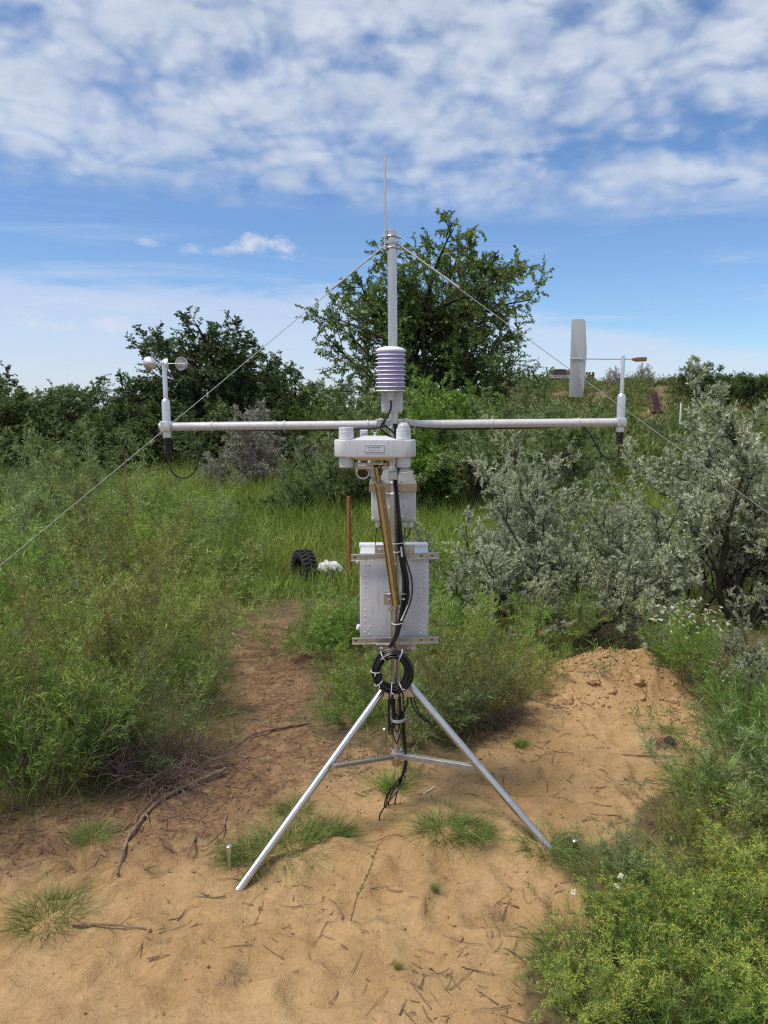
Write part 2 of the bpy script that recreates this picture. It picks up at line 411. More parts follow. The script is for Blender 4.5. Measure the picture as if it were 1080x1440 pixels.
# ---- hard-surface builder
class B:
    def __init__(s): s.bm = bmesh.new()
    def box(s, c, size, bevel=.0015, R=None, seg=1):
        r = bmesh.ops.create_cube(s.bm, size=1.0); vs = r['verts']
        M = Matrix.Translation(c) @ (R.to_4x4() if R else Matrix()) @ Matrix.Diagonal((*size, 1))
        bmesh.ops.transform(s.bm, matrix=M, verts=vs)
        if bevel:
            es = list({e for v_ in vs for e in v_.link_edges})
            bmesh.ops.bevel(s.bm, geom=es, offset=min(bevel, min(size)*.45), segments=seg, affect='EDGES', profile=.5)
        return s
    def tube(s, pts, r, sides=12, caps=True, closed=False):
        pts = [Vector(p) for p in pts]; n = len(pts)
        rs = r if isinstance(r, (list, tuple)) else [r]*n
        rings = []; U = None
        for i, p in enumerate(pts):
            if closed: T = pts[(i+1) % n]-pts[i-1]
            else: T = pts[min(i+1, n-1)]-pts[max(i-1, 0)]
            T.normalize()
            if U is None: U = T.orthogonal().normalized()
            else: U = (U-T*U.dot(T)).normalized()
            V_ = T.cross(U)
            rings.append([s.bm.verts.new(p+(U*math.cos(a)+V_*math.sin(a))*rs[i]) for a in [2*math.pi*k/sides for k in range(sides)]])
        for i in range(n if closed else n-1):
            a, b = rings[i], rings[(i+1) % n]
            for k in range(sides): s.bm.faces.new((a[k], a[(k+1) % sides], b[(k+1) % sides], b[k]))
        if caps and not closed: s.bm.faces.new(rings[0][::-1]); s.bm.faces.new(rings[-1])
        return s
    def lathe(s, prof, c, axis=(0, 0, 1), seg=24, capped=True):
        """prof: (radius, distance along axis) pairs"""
        Q = Vector(axis).normalized().to_track_quat('Z', 'Y').to_matrix(); c = Vector(c); rings = []
        for r, z in prof:
            rings.append([s.bm.verts.new(c+Q @ Vector((r*math.cos(a), r*math.sin(a), z))) for a in [2*math.pi*k/seg for k in range(seg)]])
        for a, b in zip(rings, rings[1:]):
            for k in range(seg): s.bm.faces.new((a[k], a[(k+1) % seg], b[(k+1) % seg], b[k]))
        if capped:
            if prof[0][0] > 1e-5: s.bm.faces.new(rings[0][::-1])
            if prof[-1][0] > 1e-5: s.bm.faces.new(rings[-1])
        return s
    def prism(s, outline, c, ax, ay, depth, bevel=.0):
        """outline in (ax, ay), extruded both ways along ax x ay"""
        ax = Vector(ax); ay = Vector(ay); n = ax.cross(ay).normalized(); c = Vector(c)
        a = [s.bm.verts.new(c+ax*p+ay*q-n*depth/2) for p, q in outline]
        b = [s.bm.verts.new(c+ax*p+ay*q+n*depth/2) for p, q in outline]
        fs = [s.bm.faces.new(a[::-1]), s.bm.faces.new(b)]
        m = len(a)
        for k in range(m): fs.append(s.bm.faces.new((a[k], a[(k+1) % m], b[(k+1) % m], b[k])))
        if bevel:
            es = list(fs[0].edges)+list(fs[1].edges)
            bmesh.ops.bevel(s.bm, geom=es, offset=bevel, segments=2, affect='EDGES', profile=.5)
        return s
    def build(s, name, material, parent=None, angle=35, world=True):
        bmesh.ops.remove_doubles(s.bm, verts=s.bm.verts, dist=1e-6)
        bmesh.ops.recalc_face_normals(s.bm, faces=s.bm.faces)
        me = bpy.data.meshes.new(name); s.bm.to_mesh(me); s.bm.free()
        me.polygons.foreach_set('use_smooth', np.ones(len(me.polygons), bool))
        me.set_sharp_from_angle(angle=math.radians(angle)); me.materials.append(material)
        o = bpy.data.objects.new(name, me); COL.objects.link(o)
        if parent:
            o.parent = parent
            if world:
                root = parent
                off = Vector((0, 0, 0))
                while root: off += root.location; root = root.parent
                me.transform(Matrix.Translation(-off))
        return o

def arc(c, u_, v_, r, a0, a1, n):
    c = Vector(c); u_ = Vector(u_); v_ = Vector(v_)
    return [c+u_*r*math.cos(a0+(a1-a0)*k/n)+v_*r*math.sin(a0+(a1-a0)*k/n) for k in range(n+1)]

def smooth_path(pts, n=6):
    pts = [Vector(p) for p in pts]; out = []
    q = [pts[0]*2-pts[1]]+pts+[pts[-1]*2-pts[-2]]
    for i in range(1, len(q)-2):
        for k in range(n):
            t = k/n; a, b, c, d = q[i-1:i+3]
            out.append(.5*((2*b)+(c-a)*t+(2*a-5*b+4*c-d)*t*t+(3*b-a-3*c+d)*t**3))
    return out+[pts[-1]]

# ------------------------------------------------------------------ materials
M = dict(
    steel=mat('brushed_stainless', (.60, .58, .55), .34, 1., .01, 260, .06, 30, dirt=.4),
    polished=mat('polished_stainless', (.60, .59, .58), .31, 1., .02, 200, .04, 12, dirt=.5),
    strut=mat('stainless_reflection_tint', (.56, .48, .38), .22, 1., .02, 120, .06, 30),  # stainless with the brown reflection of the sand put into its base colour
    alu=mat('anodised_aluminium', (.70, .70, .70), .38, .85, .0, 300, .04, 40),
    arm=mat('painted_pipe', (.60, .595, .61), .42, .12, .01, 180, .05, 60, dirt=.45),
    white=mat('white_plastic', (.72, .72, .75), .38, 0, .0, 300, .03, 20, dirt=.25),
    grey=mat('light_grey_enclosure_plastic', (.60, .61, .64), .48, 0, .0, 260, .03, 9, dirt=.45),
    gauge=mat('grey_white_casting', (.62, .63, .66), .42, 0, .0, 240, .03, 14, dirt=.35),
    vane=mat('pale_vane_sheet', (.42, .45, .47), .5, .1, .02, 100, .03, 9),
    brass=mat('brown_counterweight', (.30, .15, .08), .42, .5, .02, 100, .1, 50),
    black=mat('black_cable', (.012, .012, .013), .42, 0, .03, 200),
    rubber=mat('black_rubber', (.018, .018, .018), .75, 0, .2, 90, .2, 20),
    tie=mat('grey_zip_tie', (.55, .55, .56), .45),
    wire=mat('galvanised_wire', (.50, .50, .49), .4, .7),
    ink=mat('label_print', (.07, .08, .12), .6),
    paper=mat('label_white', (.68, .70, .72), .45),
    lens=mat('black_lens', (.010, .010, .012), .08),
    rust=mat('rusty_iron', (.22, .07, .025), .85, 0, .5, 150, .3, 40, alt=(.34, .12, .045)),
    bark=mat('dark_bark', (.050, .040, .030), .9, 0, .5, 60, .3, 20),
    wood=mat('weathered_stem', (.20, .145, .10), .9, 0, .4, 80, .25, 25),
    twig=mat('dry_twig', (.19, .125, .085), .9, 0, .4, 80, .35, 14),
    brush=mat('dry_brushwood', (.17, .115, .10), .9, 0, .3, 60, .3, 9),
    violet=mat('lavender_core_tone', (.40, .30, .62), .5),  # lavender, seen as purple bands between the white shield plates
    dull=mat('dull_galvanised', (.42, .41, .39), .55, .8, .01, 200, .1, 30, dirt=.4),
    film=mat('white_plastic_film', (.62, .62, .62), .3, 0, .4, 60, .1, 30),
    roofbrown=mat('dark_brown_roof', (.075, .045, .040), .8, 0, .3, 5, .2, 2),
    redwood=mat('reddish_step_boards', (.105, .060, .056), .8, 0, .3, 10, .2, 4),
    paintw=mat('white_paint', (.72, .72, .72), .5),
    clod=mat('sand_lump', (.40, .255, .13), .95, 0, .8, 60, .15, 20, spec=.1),
    stone=mat('dark_green_stone', (.035, .045, .035), .7, 0, .4, 50, .3, 20),
)
gm = bpy.data.materials.new('pale_sheen_dome_glass'); gm.use_nodes = True
gb = gm.node_tree.nodes['Principled BSDF']; gb.inputs['Transmission Weight'].default_value = .55; gb.inputs['Roughness'].default_value = .02; gb.inputs['IOR'].default_value = 1.3
gb.inputs['Base Color'].default_value = (.9, .95, 1, 1)  # pale, half-opaque body colour stands in for reflection on the dome
M['glass'] = gm
L = dict(
    herb=leafmat('herb_leaf', [(0, (0.074, 0.127, 0.024)), (.45, (0.188, 0.292, 0.059)), (.8, (0.342, 0.440, 0.102)), (1, (0.455, 0.491, 0.151))]),
    fresh=leafmat('fresh_green_leaf', [(0, (0.068, 0.136, 0.024)), (.5, (0.170, 0.303, 0.055)), (1, (0.342, 0.491, 0.106))]),
    olive=leafmat('olive_leaf', [(0, (0.095, 0.113, 0.027)), (.5, (0.218, 0.239, 0.062)), (1, (0.424, 0.395, 0.121))]),
    greygreen=leafmat('grey_green_leaf', [(0, (0.091, 0.140, 0.051)), (.5, (0.203, 0.279, 0.108)), (1, (0.406, 0.499, 0.240))]),
    silver=leafmat('silver_leaf', [(0, (0.220, 0.254, 0.168)), (.5, (0.407, 0.446, 0.311)), (1, (0.661, 0.683, 0.520))], trans=.2, rough=.5),
    sage=leafmat('dry_grey_leaf', [(0, (0.228, 0.228, 0.192)), (1, (0.504, 0.492, 0.432))], trans=.1),
    elm=leafmat('elm_leaf', [(0, (0.049, 0.082, 0.025)), (.5, (0.102, 0.165, 0.046)), (1, (0.218, 0.301, 0.087))], trans=.25),
    dark=leafmat('dark_tree_leaf', [(0, (0.044, 0.073, 0.028)), (.5, (0.091, 0.143, 0.049)), (1, (0.194, 0.262, 0.090))], trans=.22),
    yellow=leafmat('yellow_flower_head', [(0, (.30, .31, .05)), (1, (.62, .56, .11))], trans=.15),
    petal=leafmat('white_petal', [(0, (.6, .6, .58)), (1, (.8, .8, .78))], trans=.2),
    meadow=leafmat('meadow_blade', [(0, (0.120, 0.177, 0.030)), (.5, (0.222, 0.308, 0.055)), (1, (0.396, 0.422, 0.114))]),
    grass=leafmat('grass_blade', [(0, (0.073, 0.126, 0.027)), (.5, (0.145, 0.239, 0.051)), (1, (0.301, 0.371, 0.112))]),
    straw=leafmat('dry_straw', [(0, (.12, .08, .05)), (1, (.33, .25, .15))], trans=.1),
    scrub=leafmat('far_scrub_leaf', [(0, (0.066, 0.094, 0.028)), (.5, (0.138, 0.180, 0.055)), (1, (0.264, 0.294, 0.110))]),
)

# ------------------------------------------------------------------ ground
def axis(lo, f0, f1, hi, step, gr):
    mid = list(np.arange(f0, f1, step)); a = []; x = f0; s = step
    while x > lo: s *= gr; x -= s; a.append(x)
    b = []; x = mid[-1]; s = step
    while x < hi: s *= gr; x += s; b.append(x)
    return np.array(a[::-1]+mid+b)
gx = axis(-160, -1.7, 2.0, 160, .0145, 1.10); gy = axis(-30, 1.5, 4.6, 320, .0145, 1.08)
X, Y = np.meshgrid(gx, gy)
pd = poly_dist(X.ravel(), Y.ravel()).reshape(X.shape)
sandm = sstep(pd+.16*fbm(X, Y, 3.2, 5, 31), -.07, .08)
Z = height(X, Y)+dents(X.ravel(), Y.ravel()).reshape(X.shape)*sandm
Z += sandm*(.006*fbm(X, Y, 30, 2, 51)+.014*sstep(fbm(X, Y, 17, 2, 53), .18, .6))
# litter: brown debris towards the bushes on the left and along the path
lit = np.clip(1-sstep(pd, .05, .55), 0, 1)*sstep(-X, -.15, .35) + .85*sstep(-X+.15*(Y-2.4), .15, .7)*sstep(Y, 2.25, 2.7) + .35*sstep(fbm(X, Y, 1.7, 3, 61), .15, .5)
lit = np.clip(lit*sandm, 0, 1)
ga = Acc(); ny, nx_ = X.shape
ii = np.arange(nx_*ny).reshape(ny, nx_)
ga.add(np.stack([X, Y, Z], -1).reshape(-1, 3), q=np.stack([ii[:-1, :-1], ii[:-1, 1:], ii[1:, 1:], ii[1:, :-1]], -1).reshape(-1, 4))
ground = ga.obj('ground', ground_mat(), smooth=True); ground['kind'] = 'structure'
for nm, arr in (('sand', sandm), ('litter', lit)):
    a = ground.data.attributes.new(nm, 'FLOAT', 'POINT'); a.data.foreach_set('value', arr.astype(np.float32).ravel())


# ------------------------------------------------------------------ vegetation kinds (each is a set of part meshes about 1 m tall)
def tn(rng, n, mid=.5, sd=.18): return np.clip(rng.normal(mid, sd, n), 0, 1)

def disk(rng, n, r):
    a = rng.uniform(0, 2*math.pi, n); q = r*np.sqrt(rng.uniform(0, 1, n)); return np.stack([q*np.cos(a), q*np.sin(a), np.zeros(n)-.03], 1), a

def lean_dirs(rng, n, a, lo, hi):
    t = np.radians(rng.uniform(lo, hi, n)); a = a+rng.normal(0, .5, n)
    return np.stack([np.sin(t)*np.cos(a), np.sin(t)*np.sin(a), np.cos(t)], 1)

def kind_herb(seed, leaf, stem, n=26, lean=(5, 52), base=.16, leaf_l=.052, wr=.085, shoots=9, twigs=3, per=9, up=.55, ang=34, droop=.1, mid=.5, tips=0, fl=None):
    rng = np.random.default_rng(seed)
    P, a = disk(rng, n, base); D = lean_dirs(rng, n, a, *lean)
    C0 = grow(rng, P, D, np.where(rng.uniform(0, 1, n) < .22, rng.uniform(1.1, 1.42, n), rng.uniform(.55, 1.02, n)), 8, .42, up)
    P1, D1, L1, t1, i1 = sprout(rng, C0, shoots, .22, .99, ang, .36, .55, .12)
    C1 = grow(rng, P1, D1, L1, 5, .35, .25)
    P2, D2, L2, t2, i2 = sprout(rng, C1, twigs, .15, 1., 38, .5, .4, .08)
    C2 = grow(rng, P2, D2, L2, 3, .25, .1)
    st = Acc(); tubes(st, C0, .0042, .0012, 4); tubes(st, C1, .0018, .0008, 3)
    fo = Acc(); tubes(fo, C2, .0011, .0006, 3, tn(rng, len(C2), mid-.1, .1))
    clump = rng.normal(0, .13, n)
    for C, k, par, lf in ((C2, per, i1[i2], 1.), (C1, 10, i1, 1.1), (C0, 10, np.arange(n), 1.1)):
        P, D, _, t, i = sprout(rng, C, k, .08 if C is not C0 else .3, 1., 42, .1, 0, .05)
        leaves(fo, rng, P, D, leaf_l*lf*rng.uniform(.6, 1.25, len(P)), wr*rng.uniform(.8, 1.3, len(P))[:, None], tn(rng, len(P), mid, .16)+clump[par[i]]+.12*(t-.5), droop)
    parts = [('stems', st, stem), ('foliage', fo, leaf)]
    if tips:
        fa = Acc(); P, D, _, t, i = sprout(rng, C2, tips, .7, 1., 20, .1, 0, .2)
        heads(fa, rng, P+np.array([0, 0, .01])+rng.normal(0, .014, P.shape), .0100, tn(rng, len(P), .5, .25)); parts.append(('flower_heads', fa, fl))
    return [(nm, ac.mesh(nm, m_)) for nm, ac, m_ in parts]

def heads(acc, rng, P, r, tint):
    """small faceted flower heads"""
    n = len(P); r = r*rng.uniform(.6, 1.3, n)[:, None, None]
    o = np.array([[1, 0, 0], [0, 1, 0], [-1, 0, 0], [0, -1, 0], [0, 0, .8], [0, 0, -.8]])[None]*r
    V = P[:, None]+o; b = (np.arange(n)*6)[:, None, None]
    t = np.array([[0, 1, 4], [1, 2, 4], [2, 3, 4], [3, 0, 4], [1, 0, 5], [2, 1, 5], [3, 2, 5], [0, 3, 5]])[None]+b
    acc.add(V.reshape(-1, 3), t=t.reshape(-1, 3), tint=np.repeat(tint, 6))

def daisies(seed, n, spread, zlo, zhi, r=.009):
    rng = np.random.default_rng(seed); fa = Acc(); ce = Acc(); st = Acc()
    P, a = disk(rng, n, spread); top = P.copy(); top[:, 2] = rng.uniform(zlo, zhi, n); top[:, :2] *= 1.25
    C = np.stack([P, (P+top)/2+rng.normal(0, .02, (n, 3)), top], 1); tubes(st, C, .0014, .0009, 3)
    for k in range(n):
        ax = nrm(np.array([rng.normal(0, .35), rng.normal(0, .35)-.25, 1.])); u_ = nrm(np.cross(ax, [0, 1, .2])); v_ = np.cross(ax, u_)
        th = np.linspace(0, 2*math.pi, 10)[:-1]; D = u_[None]*np.cos(th)[:, None]+v_[None]*np.sin(th)[:, None]-ax*.1
        leaves(fa, rng, np.repeat(top[k][None], 9, 0)+D*.002, D, r, .45, tn(rng, 9, .5, .2), 0)
        heads(ce, rng, (top[k]+ax*.002)[None], r*.42, np.array([.8]))
    return [('stalks', st.mesh('stalks', L['grass'])), ('petals', fa.mesh('petals', L['petal'])), ('flower_centres', ce.mesh('flower_centres', L['yellow']))]

def kind_shrub(seed, leaf, wood, trunks=6, lean=(8, 58), n1=8, n2=7, n3=4, per=11, leaf_l=.0235, wr=.26, r0=.015, mid=.5, up=.35, base=.10, bare=.0, wob=.5):
    rng = np.random.default_rng(seed)
    P, a = disk(rng, trunks, base); D = lean_dirs(rng, trunks, a, *lean)
    C0 = grow(rng, P, D, rng.uniform(.62, .95, trunks), 9, wob, up)
    P1, D1, L1, t1, i1 = sprout(rng, C0, n1, .22, 1., 44, .52, .5, .15); C1 = grow(rng, P1, D1, L1, 7, .45, .3)
    P2, D2, L2, t2, i2 = sprout(rng, C1, n2, .15, 1., 42, .46, .45, .1); C2 = grow(rng, P2, D2, L2, 5, .35, .2)
    P3, D3, L3, t3, i3 = sprout(rng, C2, n3, .12, 1., 42, .48, .4, .05); C3 = grow(rng, P3, D3, L3, 3, .25, .1)
    st = Acc(); tubes(st, C0, r0, r0*.3, 6); tubes(st, C1, r0*.36, r0*.12, 4); tubes(st, C2, r0*.13, r0*.06, 3)
    fo = Acc(); tubes(fo, C3, .0014, .0007, 3, tn(rng, len(C3), mid-.15, .1))
    clump = rng.normal(0, .12, len(C1))
    for C, k, par in ((C3, per, i2[i3]), (C2, 9, i2)):
        P, D, _, t, i = sprout(rng, C, k, .05, 1., 40, .1, 0, .08)
        leaves(fo, rng, P, D, leaf_l*rng.uniform(.55, 1.25, len(P)), wr*rng.uniform(.8, 1.2, len(P))[:, None], tn(rng, len(P), mid, .17)+clump[par[i]], .05)
    return [('stems', st.mesh('stems', wood)), ('foliage', fo.mesh('foliage', leaf))]

def kind_tree(seed, leaf, stems=2, lean=(3, 20), n1=9, n2=7, n3=6, per=16, leaf_l=.016, wr=.5, mid=.5, r0=.022, clear=.28, l0=(.62, .8), ratio=(.52, .5, .42), up=.25, ang=50, base=.02, droop=.25):
    """a tree of unit height: trunk with limbs, and a crown of leaf sprays"""
    rng = np.random.default_rng(seed)
    P, a = disk(rng, stems, base); D = lean_dirs(rng, stems, a, *lean)
    C0 = grow(rng, P, D, rng.uniform(*l0, stems), 9, .22, .25)
    P1, D1, L1, t1, i1 = sprout(rng, C0, n1, clear, 1., ang, ratio[0], .35, .12); C1 = grow(rng, P1, D1, L1, 7, .38, up)
    P2, D2, L2, t2, i2 = sprout(rng, C1, n2, .2, 1., 44, ratio[1], .45, .05); C2 = grow(rng, P2, D2, L2, 5, .4, .12)
    P3, D3, L3, t3, i3 = sprout(rng, C2, n3, .2, 1., 44, ratio[2], .35, .0); C3 = grow(rng, P3, D3, L3*1.1, 4, .3, -.25)
    st = Acc(); tubes(st, C0, r0, r0*.3, 8); tubes(st, C1, r0*.42, r0*.12, 5); tubes(st, C2, r0*.14, r0*.05, 3)
    fo = Acc(); tubes(fo, C3, .0011, .0005, 3, tn(rng, len(C3), mid-.2, .08))
    clump = rng.normal(0, .13, len(C2))
    P, D, _, t, i = sprout(rng, C3, per, .0, 1., 48, .1, 0, 0)
    leaves(fo, rng, P, D, leaf_l*rng.uniform(.6, 1.25, len(P)), wr*rng.uniform(.85, 1.15, len(P))[:, None], tn(rng, len(P), mid, .15)+clump[i3[i]], droop)
    zmax = max(float(np.quantile(v_[:, 2], .999)) for v_ in fo.V)
    for ac in (st, fo): ac.V = [v_/zmax for v_ in ac.V]
    return [('trunk', st.mesh('trunk', M['bark'])), ('crown', fo.mesh('crown', leaf))]

def kind_tuft(seed, material, n=160, r=.10, Lr=(.4, 1.), w=.006, lean=(3, 45), bend=(.1, .6), mid=.5, seg=4, dry=0):
    rng = np.random.default_rng(seed); fo = Acc()
    P, a = disk(rng, n, r); D = lean_dirs(rng, n, a, *lean)
    blades(fo, rng, P, D, rng.uniform(*Lr, n), w*rng.uniform(.6, 1.3, n), rng.uniform(*bend, n), tn(rng, n, mid, .2), seg)
    parts = [('blades', fo.mesh('blades', material))]
    if dry:
        fo = Acc(); P, a = disk(rng, dry, r*1.2); D = lean_dirs(rng, dry, a, 20, 80)
        blades(fo, rng, P, D, rng.uniform(.3, .8, dry), w*.8, rng.uniform(.1, .5, dry), tn(rng, dry), 3); parts.append(('dry_blades', fo.mesh('dry_blades', L['straw'])))
    return parts

def kind_brush(seed, n=260, r=.5, h=.45):
    rng = np.random.default_rng(seed); st = Acc()
    P, a = disk(rng, n, r*.45); P[:, 2] = 0; D = lean_dirs(rng, n, a, 15, 85)
    C = grow(rng, P, D, rng.uniform(.3, 1., n)*r*1.3, 7, .8, -.35); tubes(st, C, rng.uniform(.002, .005, n)*.9, .0012, 4)
    P1, D1, L1, _, _ = sprout(rng, C, 3, .3, 1, 45, .45, .3, 0); C1 = grow(rng, P1, D1, L1, 4, .7, -.3); tubes(st, C1, .0018, .0008, 3)
    return [('twigs', st.mesh('twigs', M['brush']))]

KIND = {}
def K(name):
    if name not in KIND: KIND[name] = MAKE[name]()
    return KIND[name]
MAKE = dict(
    herb1=lambda: kind_herb(1, L['herb'], M['wood'], n=30, leaf_l=.052), herb2=lambda: kind_herb(2, L['herb'], M['wood'], n=34, lean=(5, 62), base=.22, mid=.55),
    fresh1=lambda: kind_herb(3, L['fresh'], M['wood'], n=30, base=.2, leaf_l=.058, wr=.09, mid=.55), fresh2=lambda: kind_herb(4, L['fresh'], M['wood'], n=34, lean=(5, 60), base=.24, leaf_l=.052, wr=.1),
    olive1=lambda: kind_herb(5, L['olive'], M['wood'], n=32, lean=(8, 64), base=.2, leaf_l=.042, wr=.11, twigs=4), olive2=lambda: kind_herb(6, L['olive'], M['wood'], n=28, lean=(5, 56), leaf_l=.044, mid=.45, twigs=4),
    grey1=lambda: kind_herb(7, L['greygreen'], M['wood'], n=30, lean=(6, 62), base=.2, up=.15, leaf_l=.050, wr=.12, shoots=10, ang=30, droop=.0), grey2=lambda: kind_herb(8, L['greygreen'], M['wood'], n=26, lean=(4, 48), base=.18, up=.3, leaf_l=.052, wr=.13, shoots=10),
    yellow1=lambda: kind_herb(9, L['fresh'], M['twig'], n=44, lean=(10, 68), base=.3, leaf_l=.08, wr=.09, shoots=7, twigs=4, per=3, mid=.7, tips=4, fl=L['yellow']),
    low1=lambda: kind_herb(61, L['fresh'], M['wood'], n=22, lean=(8, 66), base=.26, leaf_l=.085, wr=.075, shoots=8, twigs=3, per=8, mid=.5), low2=lambda: kind_herb(62, L['herb'], M['wood'], n=24, lean=(8, 70), base=.3, leaf_l=.08, wr=.08, shoots=8, twigs=3, per=8, mid=.5),
    low3=lambda: kind_herb(63, L['greygreen'], M['wood'], n=26, lean=(6, 64), base=.25, leaf_l=.085, wr=.10, shoots=8, twigs=3, per=7),
    silver1=lambda: kind_shrub(11, L['silver'], M['bark'], trunks=7, per=18), silver2=lambda: kind_shrub(12, L['silver'], M['bark'], trunks=6, lean=(4, 46), up=.5, per=18, mid=.6),
    silver3=lambda: kind_shrub(13, L['silver'], M['bark'], trunks=5, lean=(10, 66), per=18, mid=.55, n3=4),
    sage1=lambda: kind_shrub(14, L['sage'], M['brush'], trunks=9, lean=(4, 52), per=5, leaf_l=.04, wr=.2, up=.6, r0=.014),
    tam1=lambda: kind_shrub(15, L['greygreen'], M['bark'], trunks=10, lean=(4, 54), per=9, leaf_l=.032, wr=.22, mid=.45, up=.4, r0=.012), tam2=lambda: kind_shrub(16, L['greygreen'], M['bark'], trunks=12, lean=(6, 60), per=8, leaf_l=.036, wr=.2, mid=.5, up=.25, r0=.011),
    tam3=lambda: kind_shrub(17, L['fresh'], M['bark'], trunks=10, lean=(4, 50), per=8, leaf_l=.036, wr=.25, mid=.4, r0=.012),
    elm1=lambda: kind_tree(204, L['elm'], stems=5, lean=(6, 40), n1=10, n2=9, n3=6, per=27, leaf_l=.0120, wr=.46, ratio=(.66, .55, .5), clear=.16, l0=(.52, .68), r0=.017, droop=.15),
    dark1=lambda: kind_tree(22, L['dark'], stems=3, lean=(4, 22), n1=11, n2=8, n3=6, per=17, leaf_l=.0185, wr=.5, clear=.10, ratio=(.55, .55, .58), ang=58, l0=(.6, .8)),
    dark2=lambda: kind_tree(23, L['dark'], stems=4, lean=(4, 30), n1=10, n2=8, n3=6, per=17, leaf_l=.020, wr=.5, clear=.08, ratio=(.55, .55, .58), mid=.6, ang=55), 
    dark3=lambda: kind_tree(24, L['dark'], stems=1, lean=(1, 5), n1=22, n2=7, n3=5, per=15, leaf_l=.022, wr=.4, clear=.1, l0=(.92, .96), ratio=(.32, .5, .45), ang=62),
    elm2=lambda: kind_tree(25, L['elm'], stems=3, lean=(4, 28), n1=10, n2=8, n3=6, per=16, leaf_l=.020, wr=.48, ratio=(.55, .55, .58), clear=.1, mid=.6),
    tuft1=lambda: kind_tuft(31, L['grass'], n=240, r=.20, w=.012, dry=40), tuft2=lambda: kind_tuft(32, L['fresh'], n=300, r=.24, w=.013, lean=(3, 60), dry=20), tuft3=lambda: kind_tuft(33, L['grass'], n=650, r=.55, w=.012, Lr=(.2, .85), lean=(10, 84), bend=(.3, .9), dry=90),
    tallblade=lambda: kind_tuft(34, L['fresh'], n=11, r=.06, Lr=(.6, 1.), w=.034, lean=(10, 40), bend=(.3, .8), mid=.65),
    brush1=lambda: kind_brush(41), brush2=lambda: kind_brush(42, 200, .55, .4),
)

def plant(name, kind, loc, H, rz, label, cat, group=None, sx=1., sy=1., extra=None):
    parts = K(kind) if isinstance(kind, str) else kind
    parts = parts+(extra or [])
    if len(parts) == 1:
        r = bpy.data.objects.new(name, parts[0][1]); COL.objects.link(r); r.location = loc; r.rotation_euler = (0, 0, rz)
        tag(r, label, cat, group)
    else:
        r = empty(name, loc, rz, label, cat, group)
        for nm, me in parts:
            o = bpy.data.objects.new(nm, me); COL.objects.link(o); o.parent = r
            if nm in ('petals', 'flower_centres', 'stalks', 'flower_heads'): o['kind'] = 'stuff'
    r.scale = (H*sx, H*sx, H*sy)
    return r

RZ = random.Random(123)
def put(name, kind, px, py, H, label, cat, group=None, sx=1., extra=None, rz=None):
    return plant(name, kind, ground_at(px, py), H, RZ.uniform(0, 6.28) if rz is None else rz, label, cat, group, sx, 1., extra)

GL = 'leafy bushes on the left of the clearing'
for kind, px, py, H, sx, lab in (
    ('fresh1', 38, 1128, .62, 0.99, 'bright green feathery bush at the lower left corner of the thicket, beside the sand'),
    ('olive1', -40, 1075, .75, 0.99, 'yellowish olive bush cut off by the left edge of the photo, in front'),
    ('herb2', 115, 1085, .62, 0.99, 'dark green bush between the dry brushwood heap and the lower left corner'),
    ('grey1', 165, 1082, .50, .9, 'grey-green wiry bush leaning over the left side of the brushwood heap'),
    ('herb1', 272, 1000, .42, 0.99, 'low spreading green bush just behind the brushwood heap beside the path'),
    ('fresh2', 60, 1005, .60, 0.99, 'tall fresh green bush behind the corner bush at the left edge'),
    ('olive2', 150, 985, .76, 0.99, 'olive bush in the middle of the left thicket'),
    ('herb2', 228, 940, .70, 0.99, 'dense dark green bush beside the narrow part of the sandy path'),
    ('fresh1', -10, 935, .9, 0.99, 'bright green bush at the left edge halfway up the thicket'),
    ('grey2', 95, 905, .62, 0.95, 'tall grey-green bush with upright shoots in the left thicket'),
    ('olive1', 185, 880, .84, 0.95, 'yellow-tipped olive bush in the centre of the left thicket'),
    ('herb1', 275, 878, .46, 0.99, 'mid green bush whose rim overhangs the bare path, left of the path bend'),
    ('grey1', 20, 835, 1.0, 0.99, 'arching grey-green bush under the left guy wire at the photo edge'),
    ('herb1', 120, 815, .70, 0.90, 'tall green bush under the middle of the left guy wire'),
    ('fresh2', 205, 815, .88, 0.99, 'light green bush with loose arching tips right of the left guy wire'),
    ('grey2', 275, 800, .55, 0.99, 'pale grey-green bush with drooping sprays left of the tyre'),
    ('herb2', 335, 815, .48, 1.17, 'low green bush left of the tyre where the path ends'),
    ('grey1', 60, 770, 1.0, 0.99, 'pale feathery bush near the left edge at the back of the thicket'),
    ('grey2', 150, 765, 1.1, 0.90, 'tallest pale bush of the left thicket, with upright silvery tips against the dark trees'),
    ('fresh1', 225, 750, .62, 0.99, 'yellow-green bush in front of the meadow, below the small double panel'),
    ('grey1', 310, 750, .50, 1.08, 'grey-green bush with wispy top at the front edge of the meadow'),
    ('grey2', -30, 760, 1.1, 0.99, 'grey-green bush at the far left photo edge under the dark trees'),
    ): put('bush', kind, px, py, H, lab, 'bush', GL, sx)

